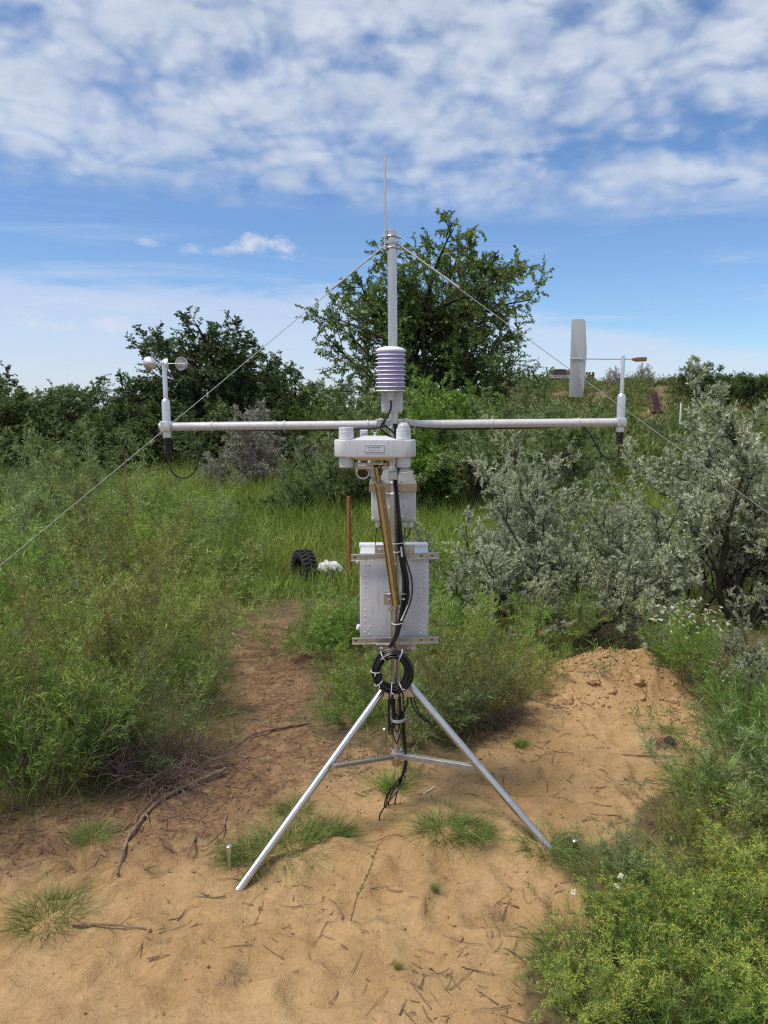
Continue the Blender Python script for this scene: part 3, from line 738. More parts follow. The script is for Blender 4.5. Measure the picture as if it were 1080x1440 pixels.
GC = 'low bushes behind the tripod'
for kind, px, py, H, sx, lab in (
    ('low1', 440, 912, .40, 1.3, 'rounded green bush at the right side of the path bend, left of the enclosure'),
    ('tuft2', 478, 905, .48, 1.0, 'grassy green clump just left of the lower end of the enclosure'),
    ('low1', 490, 1015, .18, 1.2, 'small bright green low bush left of the cable coil on the sand edge'),
    ('low2', 520, 985, .34, 1.1, 'green bush behind the upper end of the left tripod leg'),
    ('low3', 600, 1030, .38, 1.2, 'grey-green wiry bush directly behind the mast foot'),
    ('olive2', 655, 1020, .44, 1.1, 'olive brown bush behind the right tripod leg with dead twigs at its foot'),
    ('herb1', 618, 960, .52, 1.1, 'green bush at the lower right corner of the enclosure'),
    ('olive1', 690, 995, .42, 1.0, 'brownish olive bush left of the heap of dug sand'),
    ('low2', 735, 975, .26, .9, 'dark green bush touching the left side of the sand heap'),
    ('low1', 690, 930, .56, 1.1, 'fresh green bush between the enclosure and the big silver shrub'),
    ('low2', 765, 912, .40, 1.1, 'green bush in front of the foot of the big silver shrub'),
    ('fresh2', 640, 880, .50, 1.2, 'soft green bush right behind the enclosure'),
    ('low1', 560, 900, .46, 1.3, 'green bush hidden behind the enclosure and mast'),
    ('tuft2', 600, 800, .55, 1.2, 'tall grass clump between the junction box and the silver shrub'),
    ): put('bush', kind, px, py, H, lab, 'bush', GC, sx)

GS = 'silver-leaved shrubs on the right'
for kind, px, py, H, sx, rz, lab in (
    ('silver1', 800, 892, 1.12, 1.0, 2.1, 'big silver-leaved shrub standing behind the sand heap'),
    ('silver2', 745, 850, 1.35, .85, .4, 'tall upright silver shrub reaching up to the right crossarm'),
    ('silver3', 690, 872, .82, 1.0, 1.2, 'low silver shrub spreading towards the enclosure, left end of the silver row'),
    ('silver3', 850, 888, .85, 1.0, 2.2, 'silver shrub with drooping sprays between the sand heap and the white flowers'),
    ('silver2', 655, 855, .72, .9, 5.5, 'small silver shrub whose leaves touch the side of the enclosure'),
    ('silver1', 790, 840, 1.2, .9, 3.3, 'silver shrub behind the big one, under the vane cable loop'),
    ('silver3', 960, 860, 1.15, 1.0, .2, 'broad silver shrub left of the tall bare-limbed one'),
    ('silver1', 720, 890, .75, 1.0, 4.4, 'silver shrub in front of the upright one, above the olive bushes'),
    ('silver1', 905, 865, 1.0, .95, 4.0, 'silver shrub behind the white-flowered plant'),
    ('silver2', 1025, 885, 1.35, .95, 5.1, 'tall silver shrub with bare dark limbs under the right guy wire'),
    ('silver3', 1075, 880, 1.95, .9, 3.0, 'tallest silver shrub, cut off by the right edge of the photo'),
    ('silver1', 1060, 975, .55, 1.0, .9, 'small silver shrub in front at the right edge, above dead twigs'),
    ('silver2', 1060, 800, 1.6, .9, 2.7, 'silver shrub behind the tall limbs near the right edge'),
    ): put('silver_shrub', kind, px, py, H, lab, 'shrub', GS, sx, rz=rz)

GR = 'low plants along the right edge of the sand'
for kind, px, py, H, sx, lab, ex in (
    ('tuft2', 1060, 1040, .40, .9, 'tall light green grass clump at the right edge beside the sand', None),
    ('low1', 1095, 1085, .44, 1.0, 'green bush at the right edge level with the tripod brace', None),
    ('tuft3', 1000, 1110, .24, 1.0, 'sprawling grass hanging over the right side of the sand', None),
    ('olive2', 968, 1185, .22, 1.1, 'thin olive weed leaning over the sand, right of the right tripod foot', None),
    ('low2', 1045, 1165, .30, 1.1, 'green weed at the right edge above the yellow-flowered mats', None),
    ('olive1', 1010, 1230, .22, 1.1, 'olive green weed farthest up the right foreground slope', None),
    ('yellow1', 1075, 1275, .26, 1.1, 'yellow-flowered herb cut by the right edge of the photo', None),
    ('low3', 885, 1245, .15, 1.2, 'dark green low weed where the sand meets the right-hand growth', None),
    ('yellow1', 905, 1335, .19, 1.15, 'bright yellow-flowered mat in the middle of the right foreground', None),
    ('yellow1', 975, 1300, .18, 1.0, 'yellow-flowered mat just above and right of the brightest one', None),
    ('low1', 975, 1350, .20, 1.1, 'fresh green weed between two yellow-flowered mats', None),
    ('yellow1', 850, 1415, .18, 1.15, 'yellow-flowered mat nearest to the sand at the bottom edge', None),
    ('yellow1', 1045, 1415, .22, 1.1, 'yellow-flowered mat at the lower right corner', None),
    ('low2', 950, 1425, .19, 1.2, 'green weed at the bottom edge between the yellow-flowered mats', None),
    ('tuft3', 805, 1350, .19, .9, 'sprawling grass on the corner of the sand at lower right', None),
    ('low3', 1105, 1190, .40, 1.1, 'green bush at the right edge, half outside the photo', None),
    ('tuft3', 850, 1222, .17, 1.0, 'sprawling grass that reaches the right tripod foot', None),
    ('low2', 805, 1415, .14, 1.1, 'low green weed on the sand at the bottom, left of the yellow mats', None),
    ('tuft1', 1000, 1470, .26, 1.0, 'grass clump at the bottom edge in the right corner', None),
    ('tuft1', 1035, 1330, .24, .9, 'upright grass clump among the yellow-flowered mats at the right edge', None),
    ): put('weed', kind, px, py, H, lab, 'plant', GR, sx, ex)

for px, py, H, sd, n, lab in ((965, 955, .38, 51, 60, 'white-flowered feathery green plant at the right of the sand heap'), (1020, 1000, .24, 52, 26, 'smaller white-flowered plant lying right of the first one'),
    (905, 790, .42, 53, 40, 'white-flowered plant half hidden among the silver shrubs'), (345, 850, .26, 54, 40, 'white-flowered plant beside the path left of the tyre'), (842, 1330, .18, 55, 3, 'few white daisies at the edge of the yellow mat by the sand')):
    put('flowering_plant', 'low1' if H < .2 else 'fresh1', px, py, H, lab, 'flowering plant', 'white-flowered plants', 1.0, daisies(sd, n, .42, .72, 1.12, .030 if n > 5 else .06))

GT = 'grass tufts growing on the sand'
for kind, px, py, H, sx, lab in (
    ('tuft2', 552, 1112, .15, 1.1, 'bright grass tuft on the sand under the mast foot'),
    ('tuft3', 628, 1168, .15, 1.1, 'grass tuft on the sand right of the buried cables'),
    ('tuft3', 668, 1172, .11, 1.0, 'grass tuft nearest the inside of the right tripod leg'),
    ('tuft3', 408, 1190, .17, 1.2, 'sprawling grass tuft under the left tripod leg'),
    ('tuft3', 350, 1205, .14, 1.0, 'grass tuft around the left tripod foot'),
    ('tuft3', 462, 1175, .14, 1.0, 'half dry grass tuft right of the left tripod leg'),
    ('tuft2', 733, 1050, .09, .9, 'small bright grass tuft on the sand right of the right leg'),
    ('tuft3', 70, 1290, .15, 1.1, 'lone grass tuft on the sand in the lower left'),
    ('tuft3', 770, 1190, .13, 1.1, 'grass tuft that hides the right tripod foot'),
    ('tuft1', 612, 1255, .06, .7, 'tiny grass tuft in the middle of the front sand'),
    ('tuft1', 560, 1365, .05, .7, 'tiny grass sprout at the bottom middle of the sand'),
    ('tuft3', 945, 1030, .08, 1.0, 'flat grass tuft beside the round dark stone'),
    ('tuft3', 415, 1140, .10, 1.0, 'thin weed beside the left brace bar'),
    ('tuft3', 130, 1175, .09, 1.2, 'flat grass tuft below the left thicket'),
    ): put('grass_tuft', kind, px, py, H, lab, 'grass tuft', GT, sx)

put('tall_grass', 'tallblade', 1010, 1112, .40, 'few broad arching grass blades rising at the right edge of the sand', 'grass')
put('brushwood', 'brush1', 228, 1092, .58, 'heap of dry purplish brown twigs at the front of the left thicket', 'brushwood', 'dead brushwood heaps')
put('brushwood', 'brush2', 690, 1012, .42, 'dark dead twigs at the foot of the olive bushes behind the right leg', 'brushwood', 'dead brushwood heaps')
put('brushwood', 'brush2', 850, 905, .45, 'dead twigs in the dark gap under the big silver shrub', 'brushwood', 'dead brushwood heaps')
put('brushwood', 'brush1', 1030, 965, .46, 'dead twigs under the small silver shrub at the right edge', 'brushwood', 'dead brushwood heaps')
put('brushwood', 'brush2', 935, 1050, .16, 'flat spray of dry twigs on the sand beside the dark stone', 'brushwood', 'dead brushwood heaps')
put('brushwood', 'brush2', 60, 830, .50, 'dry grey twigs showing in the left thicket', 'brushwood', 'dead brushwood heaps')

# taller shrubs at the back
def far(name, kind, px, Yd, top, lab, cat, group, sx=1., rz=None):
    """stands at distance Yd under photo column px; its top reaches photo row top"""
    x = at(px, 600, Yd).x; z = gh(x, Yd); H = at(px, top, Yd).z-z
    return plant(name, kind, Vector((x, Yd, z-.02)), H, RZ.uniform(0, 6.28) if rz is None else rz, lab, cat, group, sx)
GB = 'tall shrubs behind the weather station'
for kind, px, Yd, top, sx, lab in (
    ('tam1', 480, 11, 592, 1.0, 'dark grey-green shrub behind the left half of the crossarm, left of the gauge'),
    ('tam2', 545, 11.5, 560, 1.0, 'grey-green shrub directly behind the gauge and radiation shield'),
    ('tam3', 600, 11, 545, 1.0, 'bushy green shrub behind the mast, right of the radiation shield'),
    ('tam1', 655, 10.5, 545, 1.0, 'wide dark green shrub behind the middle of the right crossarm'),
    ('tam2', 712, 11, 555, 1.0, 'dark feathery shrub left of the tall silver shrub'),
    ('tam1', 765, 12.5, 560, 1.0, 'green shrub below the tail plate of the wind vane'),
    ('tam3', 640, 14, 525, 1.0, 'leafy shrub at the foot of the big tree'),
    ('tam2', 560, 15, 535, 1.0, 'shrub at the left foot of the big tree'),
    ('tam2', 735, 15, 530, 1.0, 'shrub at the right foot of the big tree below its crown'),
    ('tam2', 500, 15.5, 548, 1.0, 'dark shrub between the left trees and the big tree'),
    ('tam3', 450, 17, 565, 1.0, 'green shrub right of the pale grey shrub behind the left crossarm'),
    ('tam2', 420, 10.5, 655, 1.2, 'low grey-green shrub in the meadow left of the rusty rod'),
    ('tam1', 820, 14, 610, 1.0, 'dark shrub under the outer end of the right crossarm'),
    ('tam3', 840, 11, 668, 1.3, 'yellow-green low bush between silver shrubs, below the vane cable loop'),
    ('fresh2', 890, 11.5, 690, 1.3, 'bright green grass-like bush below the right guy wire'),
    ('tam3', 900, 17, 608, 1.1, 'green bush right of the vane connector'),
    ('tam1', 960, 16, 620, 1.1, 'green bush under the right guy wire on the slope'),
    ('tam2', 1020, 15, 600, 1.1, 'grey-green bush on the slope near the right edge'),
    ('tam2', 960, 24, 575, 1.0, 'bush beside the white marker on the slope'),
    ('tam1', 1050, 22, 570, 1.0, 'dark bush on the slope at the right edge'),
    ('tam3', 870, 23, 575, 1.0, 'bush on the slope left of the steps'),
    ('tam1', 800, 24, 560, 1.0, 'bush on the slope below the vane tail'),
    ): far('shrub', kind, px, Yd, top, lab, 'shrub', GB, sx)
far('grey_shrub', 'sage1', 372, 13.6, 572, 'pale grey dry-looking shrub behind the left half of the crossarm', 'shrub', None, 1.0)
far('grey_shrub', 'sage1', 322, 13.0, 640, 'small grey-green shrub at the left foot of the pale grey shrub', 'shrub', None, 1.2)

far('tree', 'elm1', 606, 18, 328, 'tall loose-crowned tree rising behind the mast', 'tree', None, 1.0, 2.36)
GX = 'dark trees along the left horizon'
for kind, px, Yd, top, sx, lab in (
    ('dark1', 300, 17.5, 448, 1.3, 'tallest dark tree of the left group, behind the anemometer'),
    ('dark2', 350, 18, 485, 1.2, 'dark tree right of the tallest left tree, behind the left guy wire'),
    ('dark2', 400, 19, 508, 1.1, 'dark rounded tree at the right end of the left group'),
    ('dark2', 225, 16, 560, 1.1, 'small dark tree directly under the anemometer'),
    ('elm2', 150, 18, 522, 1.1, 'mid green tree left of the anemometer'),
    ('dark1', 30, 15.5, 526, 1.3, 'dark spreading tree at the left edge of the photo'),
    ('dark2', 85, 17, 545, 1.2, 'dark tree second from the left edge'),
    ('elm2', 125, 15.5, 578, 1.2, 'low bushy green tree in front of the mid green tree'),
    ('elm2', 185, 16.5, 552, 1.1, 'narrow green tree left of the small tree under the anemometer'),
    ('dark1', -45, 17, 508, 1.2, 'dark tree cut off by the left edge'),
    ('dark2', 300, 15.5, 560, 1.3, 'dark bush-like tree under the left end of the crossarm'),
    ('dark2', 175, 15, 600, 1.4, 'low dark bushy tree beside the small double panel'),
    ('elm2', 60, 14.5, 612, 1.4, 'low green bushy tree behind the tallest pale bush'),
    ('dark2', 380, 16, 575, 1.3, 'low dark tree behind the pale grey shrub'),
    ('elm2', 440, 24, 535, 1.0, 'distant green tree between the left group and the big tree'),
    ('elm2', 490, 23, 520, 1.0, 'green tree just left of the big tree trunk'),
    ('dark3', 97, 60, 540, .9, 'far pointed conifer nearest the left edge'),
    ('dark3', 182, 60, 545, .9, 'far pointed conifer left of the anemometer'),
    ('dark3', 222, 62, 541, .9, 'far pointed conifer behind the anemometer post'),
    ): far('tree', kind, px, Yd, top, lab, 'tree', GX, sx)
GH = 'small trees on the crest of the hill'
for kind, px, Yd, top, sx, lab in (
    ('dark2', 982, 40, 509, 1.3, 'rounded dark tree on the hill right of the steps'),
    ('dark2', 1025, 40, 525, 1.6, 'dark low tree right of the rounded tree on the hill'),
    ('dark1', 1068, 38, 522, 1.6, 'dark tree on the hill at the right edge of the photo'),
    ('sage1', 900, 55, 512, .8, 'thin pale bush on the hill crest above the vane post'),
    ('sage1', 862, 56, 516, .8, 'thin pale bush on the hill crest left of the vane post'),
    ('elm2', 760, 50, 525, 1.0, 'green tree at the left end of the hill crest'),
    ): far('hill_tree', kind, px, Yd, top, lab, 'tree', GH, sx)

# ---- ground cover that nobody could count
def wedge(rng, n, y0, y1, pw=1.0, margin=.5):
    y = y0+(y1-y0)*rng.uniform(0, 1, n)**pw; x = rng.uniform(-1, 1, n)*(.53*y+margin); return x, y
rng = np.random.default_rng(5)
x, y = wedge(rng, 70000, 1.5, 11, 1.25); pdv = poly_dist(x, y)
keep = (pdv+.16*fbm(x, y, 3.2, 3, 31) < .0) & (rng.uniform(0, 1, len(x)) < sstep(-pdv, 0, .25)+.12); x, y, pdv = x[keep], y[keep], pdv[keep]
z = height(x, y); n = len(x); a = rng.uniform(0, 6.28, n); P = np.stack([x, y, z-.01], 1); D = lean_dirs(rng, n, a, 3, 55)
patch = fbm(x, y, 1.4, 3, 91)
ac = Acc(); blades(ac, rng, P, D, rng.uniform(.08, .26, n)*(1+.5*patch)*sstep(-pdv, -.25, .3), rng.uniform(.0022, .0042, n), rng.uniform(.1, .6, n), tn(rng, n, .42, .2)+patch*.3, 2)
ug = ac.obj('undergrowth_grass', L['grass']); ug['kind'] = 'stuff'
rng = np.random.default_rng(6)
x, y = wedge(rng, 72000, 6.0, 18, 1.1); keep = ((x < 3.2+.12*(y-8)) | (rng.uniform(0, 1, len(x)) < .5)) & (poly_dist(x, y) < -.25); x, y = x[keep], y[keep]
z = height(x, y); n = len(x); a = rng.uniform(0, 6.28, n); P = np.stack([x, y, z-.01], 1); D = lean_dirs(rng, n, a, 2, 32)
patch = fbm(x, y, .5, 3, 95)
ac = Acc(); blades(ac, rng, P, D, rng.uniform(.3, .62, n)*(1+.5*patch)*(.45+.55*sstep(y, 6.5, 11)), rng.uniform(.006, .012, n), rng.uniform(.05, .4, n), tn(rng, n, .5, .16)+patch*.4, 2)
md = ac.obj('meadow_grass', L['meadow']); md['kind'] = 'stuff'

def scatter_joined(name, leaf, pts, H, seed, nleaf=420, ll=.22):
    """a mass of far bushes: leaf-sized faces spread through many crowns, one object"""
    rng = np.random.default_rng(seed); ac = Acc()
    for (x, y), h in zip(pts, H):
        z = gh(x, y); m_, ll = nleaf(y) if callable(nleaf) else (nleaf, ll); d = nrm(rng.normal(size=(m_, 3))); d[:, 2] = np.abs(d[:, 2]); r = rng.uniform(.25, 1, m_)**.5
        lob = 1+.35*np.sin(3*np.arctan2(d[:, 1], d[:, 0])+rng.uniform(0, 6))+.2*np.clip(rng.normal(size=m_), -1.4, 1.4)
        P = np.array([x, y, z-.05])+d*(r*lob)[:, None]*np.array([h*.75, h*.75, h*.85])
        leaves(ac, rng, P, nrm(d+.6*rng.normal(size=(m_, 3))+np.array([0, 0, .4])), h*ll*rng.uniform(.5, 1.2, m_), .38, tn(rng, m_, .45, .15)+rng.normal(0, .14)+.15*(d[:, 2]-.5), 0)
    o = ac.obj(name, leaf); o['kind'] = 'stuff'; return o
rng = np.random.default_rng(8)
pts = []; hs = []
while len(pts) < 800:
    y = 11.5+50*rng.uniform()**.9; x = rng.uniform(.14, .62)*y
    h = rng.uniform(.45, 1.0)*(1.1 if y < 30 else .8)
    if abs(x/y-.352) < .013: 
        if 33 < y < 54: continue
        if y <= 30: h = .5
    pts.append((x, y)); hs.append(h)
for k in range(70):      # low growth beside the steps
    y = rng.uniform(33, 57); x = (.352+rng.choice([-1, 1])*rng.uniform(.013, .05))*y; pts.append((x, y)); hs.append(rng.uniform(.35, .6))
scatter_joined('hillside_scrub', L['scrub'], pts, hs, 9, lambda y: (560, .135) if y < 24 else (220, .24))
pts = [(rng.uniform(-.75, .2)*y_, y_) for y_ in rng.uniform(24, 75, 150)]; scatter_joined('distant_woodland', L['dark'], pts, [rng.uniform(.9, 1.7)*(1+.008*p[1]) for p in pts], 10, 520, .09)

# ------------------------------------------------------------------ the weather station
Y0 = 2.84
MT = at(551, 325, Y0); MB = at(557, 1062, Y0)
ST = empty('weather_station', (MB.x, Y0, gh(MB.x, Y0)), 0,
           'tripod weather station with white instruments on a stainless mast standing in the sand clearing', 'weather station')
def mast_at(py):
    t = (py-325)/(1062-325); return MT.lerp(MB, t)
VX, VY, VZ = Vector((1, 0, 0)), Vector((0, 1, 0)), Vector((0, 0, 1))

B().tube([MT, MT.lerp(MB, .5), MB+(MB-MT)*.02], .0167, 24).build('mast', M['steel'], ST)
cap = B(); cap.lathe([(.0172, -.004), (.0172, .002), (.014, .004), (.0, .004)], MT); cap.build('mast_cap', M['steel'], ST)
# seam-like groove strip down the mast front
r_ = B(); r_.tube([at(541.6, 352, Y0-.004), at(541.4, 226, Y0-.004), at(541.3, 216, Y0-.004)], [.0047, .0045, .0004], 12); rod = r_.build('lightning_rod', M['steel'], ST)
for py in (333, 349):
    c = at(550.5, py, Y0); b = B()
    b.tube(arc(c-VY*.001, VX*1.0, -VY, .0195, -.4, math.pi+.4, 14), .0028, 8)
    b.tube([c+VX*.017+VY*.012, c+VX*.034+VY*.012], .003, 8); b.tube([c-VX*.017+VY*.012, c-VX*.036+VY*.012], .003, 8)
    b.box(c-VX*.024-VY*.001, (.012, .026, .011), .001); b.lathe([(.0055, 0), (.0055, .005)], c+VX*.028+VY*.012, (1, 0, 0), 6)
    b.build('rod_clamp', M['steel'], ST)
# guy wires
collar = B(); cc = at(550.5, 342, Y0)
collar.lathe([(.0185, -.004), (.0215, -.004), (.0215, .004), (.0185, .004)], cc, seg=24, capped=False)
collar.tube(arc(cc+VX*.027, VX, VZ, .006, 0, 2*math.pi, 10), .0016, 6); collar.tube(arc(cc-VX*.027, VX, VZ, .006, 0, 2*math.pi, 10), .0016, 6)
collar.build('guy_collar', M['wire'], ST)
for s0, p1, p2, yy in (((541.5, 345), (0, 790), 2.25, 1), ((561, 344), (1080, 716), 2.25, -1)):
    a = at(*s0, Y0); mid = at(*p1, 2.42)
    d = mid-a; k = (a.z+.02)/(-d.z); e = a+d*k
    pts = [a.lerp(e, t)+VZ*(-.012*math.sin(math.pi*t)) for t in np.linspace(0, 1, 14)]
    b = B(); b.tube(pts, .00125, 8); gw = b.build('guy_wire', M['wire'], ST)
    b = B(); q = a.lerp(e, .055); q2 = a.lerp(e, .075); b.tube([q, q2], .0042, 8); b.tube([a, a.lerp(e, .055)], .003, 8); b.build('wire_clip', M['wire'], gw)

# crossarm
YA = Y0+.034
AL = at(224.5, 600.2, YA); AR = at(878, 594, YA); ad = (AR-AL).normalized()
def arm(px): t = (px-224.5)/(878-224.5); return AL.lerp(AR, t)
B().tube([AL, arm(400), arm(530)], .0158, 20).build('crossarm', M['arm'], ST)
B().tube([arm(576), arm(720), AR], .0158, 20).build('crossarm', M['arm'], ST)
c = arm(553); b = B()
b.box(c+VY*.004, (.135, .012, .040), .002); b.box(c+VY*.0-VX*.047, (.020, .040, .046), .003); b.box(c+VX*.047, (.020, .040, .046), .003)
for dx_ in (-.047, .047):
    for dz_ in (-.014, .014):
        b.lathe([(.0065, 0), (.0065, .006), (.004, .006), (.004, .012)], c+VX*dx_+VZ*dz_-VY*.020, (0, -1, 0), 6)
b.build('arm_bracket', M['steel'], ST)
for py in (585, 606):
    c = mast_at(py); b = B()
    b.tube([c+VX*.0205+VY*.028]+arc(c, VX, -VY, .0205, 0, math.pi, 14)+[c-VX*.0205+VY*.028], .0032, 8)
    b.build('u_bolt', M['steel'], ST)
def ring_on_arm(px, rad=.0172, n='cable_tie'):
    c = arm(px); b = B()
    b.lathe([(rad-.001, -.003), (rad+.0012, -.003), (rad+.0012, .003), (rad-.001, .003)], c, ad, 20, False)
    b.tube([c-VZ*(rad), c-VZ*(rad+.008)], .0016, 6)
    return b.build(n, M['tie'], ST)
for px in (298, 400, 517, 583, 692, 813): ring_on_arm(px)

# anemometer
c = at(234.5, 599.8, YA)
An = empty('anemometer', (0, 0, 0)); An.parent = ST; An.location = c-ST.location
sc_ = YA/F
b = B(); b.lathe([(.0135, -.042*1), (.0155, -.040), (.0155, -.022), (.0158, -.022), (.0158, .018), (.0152, .022), (.0152, .090), (.0135, .096), (.0085, .102), (.0085, .222), (.0065, .226), (.0065, .236), (.003, .238)], c, seg=28)
b.build('post', M['alu'], An)
b = B(); b.box(c, (.040, .046, .040), .004, seg=2); 
for dx_ in (-.012, .012):
    for dz_ in (-.013, .013): b.lathe([(.0032, 0), (.0032, .004)], c+VX*dx_+VZ*dz_-VY*.022, (0, -1, 0), 8)
b.build('clamp', M['alu'], An)
b = B(); prof = [(.0115, -.044)]
for k in range(4): prof += [(.0125, -.046-.012*k), (.0125, -.053-.012*k), (.0095, -.0545-.012*k), (.0095, -.0575-.012*k)]
prof += [(.013, -.094), (.013, -.100), (.005, -.101)]
b.lathe(prof[::1], c, seg=18); b.build('connector', M['rubber'], An)
hub = at(233.5, 511.5, YA)
b = B(); b.lathe([(.0075, -.012), (.0085, -.006), (.0085, .002), (.005, .006), (0, .007)], hub, seg=16); b.build('rotor_hub', M['alu'], An)
for k in range(3):
    a = math.radians(20+120*k); rd = Vector((math.cos(a), -math.sin(a), 0)); tg = Vector((-math.sin(a), -math.cos(a), 0))
    cc = hub+rd*.064
    b = B(); b.tube([hub, cc+rd*.020], .0019, 8); b.build('rotor_arm', M['alu'], An)
    R_ = .0245
    prof = [(.0245, .0), (.0238, -.004), (.0205, -.014), (.013, -.024), (.004, -.031), (0, -.032)]
    b = B(); b.lathe(prof, cc, tg, 24, False)
    b.lathe([(.0232, .0), (.0225, -.004), (.0192, -.013), (.012, -.0225), (.0035, -.029), (0, -.030)], cc, tg, 24, False)
    b.lathe([(.0232, 0), (.0245, 0)], cc, tg, 24, False)
    b.build('cup', M['alu'], An)

# wind vane
c = at(872.5, 593.8, YA)
Va = empty('wind_vane', (0, 0, 0)); Va.parent = ST; Va.location = c-ST.location
b = B(); b.lathe([(.0135, -.036), (.0152, -.034), (.0152, -.021), (.0156, -.021), (.0156, .018), (.0152, .022), (.0152, .092), (.0135, .100), (.0072, .106), (.0072, .222), (.0062, .226), (.0062, .240), (.003, .242)], c, seg=28); b.build('post', M['alu'], Va)
b = B(); b.box(c, (.036, .046, .034), .004, seg=2)
for dx_ in (-.012, .012):
    for dz_ in (-.011, .011): b.lathe([(.0032, 0), (.0032, .004)], c+VX*dx_+VZ*dz_-VY*.022, (0, -1, 0), 8)
b.build('clamp', M['alu'], Va)
b = B(); b.lathe([(.0125, -.038), (.0135, -.044), (.0135, -.052), (.010, -.0535), (.010, -.056), (.0135, -.057), (.0135, -.066), (.010, -.068), (.0125, -.070), (.0125, -.080), (.005, -.082)], c, seg=18); b.build('connector', M['rubber'], Va)
v0 = at(801, 504.5, YA); v1 = at(909, 505.5, YA)
B().tube([v0, v0.lerp(v1, .5), at(896, 505, YA)], .0021, 8).build('vane_rod', M['alu'], Va)
tl = at(802, 504, YA-.003)
pxs = sc_
out = [(0, -52.5), (17, -53), (19.3, -51), (20.0, -40), (22.3, 5), (22, 15), (18.8, 50), (16.8, 53), (1.5, 53), (0, 51.5)]
B().prism([(x*pxs, y*pxs) for x, y in out], tl, VX, VZ, .0022, .0004).build('tail_plate', M['vane'], Va)
b = B()
for dx_ in (.006, .040):
    for dz_ in (-.006, .006): b.lathe([(.0026, 0), (.0026, .0022), (0, .003)], tl+VX*dx_+VZ*dz_-VY*.0015, (0, -1, 0), 8)
b.box(tl+VX*.023-VY*.003, (.046, .003, .006), .0005); b.build('tail_clamp', M['alu'], Va)
b = B(); cw = at(901, 505.3, YA); b.box(cw, (.043, .014, .016), .003, Matrix.Rotation(math.radians(-3), 3, 'Y')); b.lathe([(.0055, 0), (.0055, .010)], cw-VX*.031, (1, 0, 0), 10); b.build('counterweight', M['brass'], Va)

# radiation shield
YS = 2.765; sS = YS/F*.995
Sh = empty('radiation_shield', (0, 0, 0)); Sh.parent = ST; base = at(549.5, 547, YS); Sh.location = base-ST.location
top = at(549, 487, YS); hgt = top.z-base.z
zt = hgt-.017
b = B(); b.lathe([(.050, -.004), (.0535, .0), (.0525, .004), (.045, .010), (.030, .0145), (.012, .0168), (0, .017)], base+VZ*zt, seg=36, capped=False); b.lathe([(.050, -.004), (.030, -.001), (.0, -.001)], base+VZ*zt, seg=36, capped=False); b.build('top_plate', M['white'], Sh)
npl = 10
for k in range(npl):
    z = zt-.0138*(k+1)+.002
    b = B(); b.lathe([(.030, .004), (.046, .0018), (.0530, -.0012), (.0540, -.0030), (.0525, -.0030), (.046, .0002), (.030, .0022)], base+VZ*z, seg=36, capped=False)
    b.build('shield_plate', M['white'], Sh)
b = B(); b.lathe([(.0465, .012), (.0465, zt)], base, seg=24); b.build('core', M['violet'], Sh)
b = B(); b.lathe([(.036, .0), (.036, .006), (.032, .010)], base, seg=24); b.lathe([(.008, -.040), (.010, -.036), (.010, -.026), (.014, -.025), (.014, -.010), (.018, -.009), (.018, 0)], base, seg=18)
b.build('sensor_base', M['grey'], Sh)
b = B(); pc = at(551.5, 562, YS+.028)
b.box(pc, (.072, .004, .092), .001); b.box(pc+VZ*.043-VY*.016, (.070, .050, .004), .001)
b.box(pc-VX*.037+VY*.016, (.0035, .034, .080), .001); b.box(pc+VX*.037+VY*.016, (.0035, .034, .080), .001)
for dx_ in (-.026, .026): b.lathe([(.0048, 0), (.0048, .005)], pc+VX*dx_-VZ*.037-VY*.001, (0, -1, 0), 6)
b.build('mounting_plate', M['grey'], ST)

# optical gauge with twin posts
YG = 2.60; sG = YG/F*.995
gc = at(527.5, 630, YG)
Ga = empty('twin_post_gauge', (0, 0, 0)); Ga.parent = ST; Ga.location = gc-ST.location
def stadium(hw, r, n=12):
    o = [(hw-r+r*math.cos(a), r*math.sin(a)) for a in np.linspace(-math.pi/2, math.pi/2, n)]
    return o+[(-(x), -(y)) for x, y in o]
hw = 57.5*sG; hh = 24*sG
B().prism(stadium(hw, .040), gc, VX, VY, hh, .004).build('gauge_body', M['gauge'], Ga)
b = B(); t0_ = [(-34*sG, -.026), (31*sG, -.026), (31*sG, .026), (-34*sG, .026)]; t1_ = [(-15*sG, -.018), (15*sG, -.018), (15*sG, .018), (-15*sG, .018)]
def frustum(b, o0, o1, z0, z1, c):
    a = [b.bm.verts.new(c+Vector((x, y, z0))) for x, y in o0]; d = [b.bm.verts.new(c+Vector((x, y, z1))) for x, y in o1]
    b.bm.faces.new(a[::-1]); b.bm.faces.new(d)
    for k in range(len(a)): b.bm.faces.new((a[k], a[(k+1) % len(a)], d[(k+1) % len(a)], d[k]))
frustum(b, t0_, t1_, hh/2-.001, hh/2+.012, gc)
b.lathe([(.004, 0), (.004, .006), (.003, .006), (.003, .010), (.0055, .010), (.0055, .013), (0, .014)], gc+VZ*(hh/2+.011), seg=12)
b.build('gauge_hood', M['gauge'], Ga)
b = B(); frustum(b, [(-25*sG, -.017), (22*sG, -.017), (22*sG, .017), (-25*sG, .017)], [(-34*sG, -.026), (31*sG, -.026), (31*sG, .026), (-34*sG, .026)], -hh/2-.011, -hh/2-.0005, gc); b.build('gauge_underplate', M['strut'], Ga)
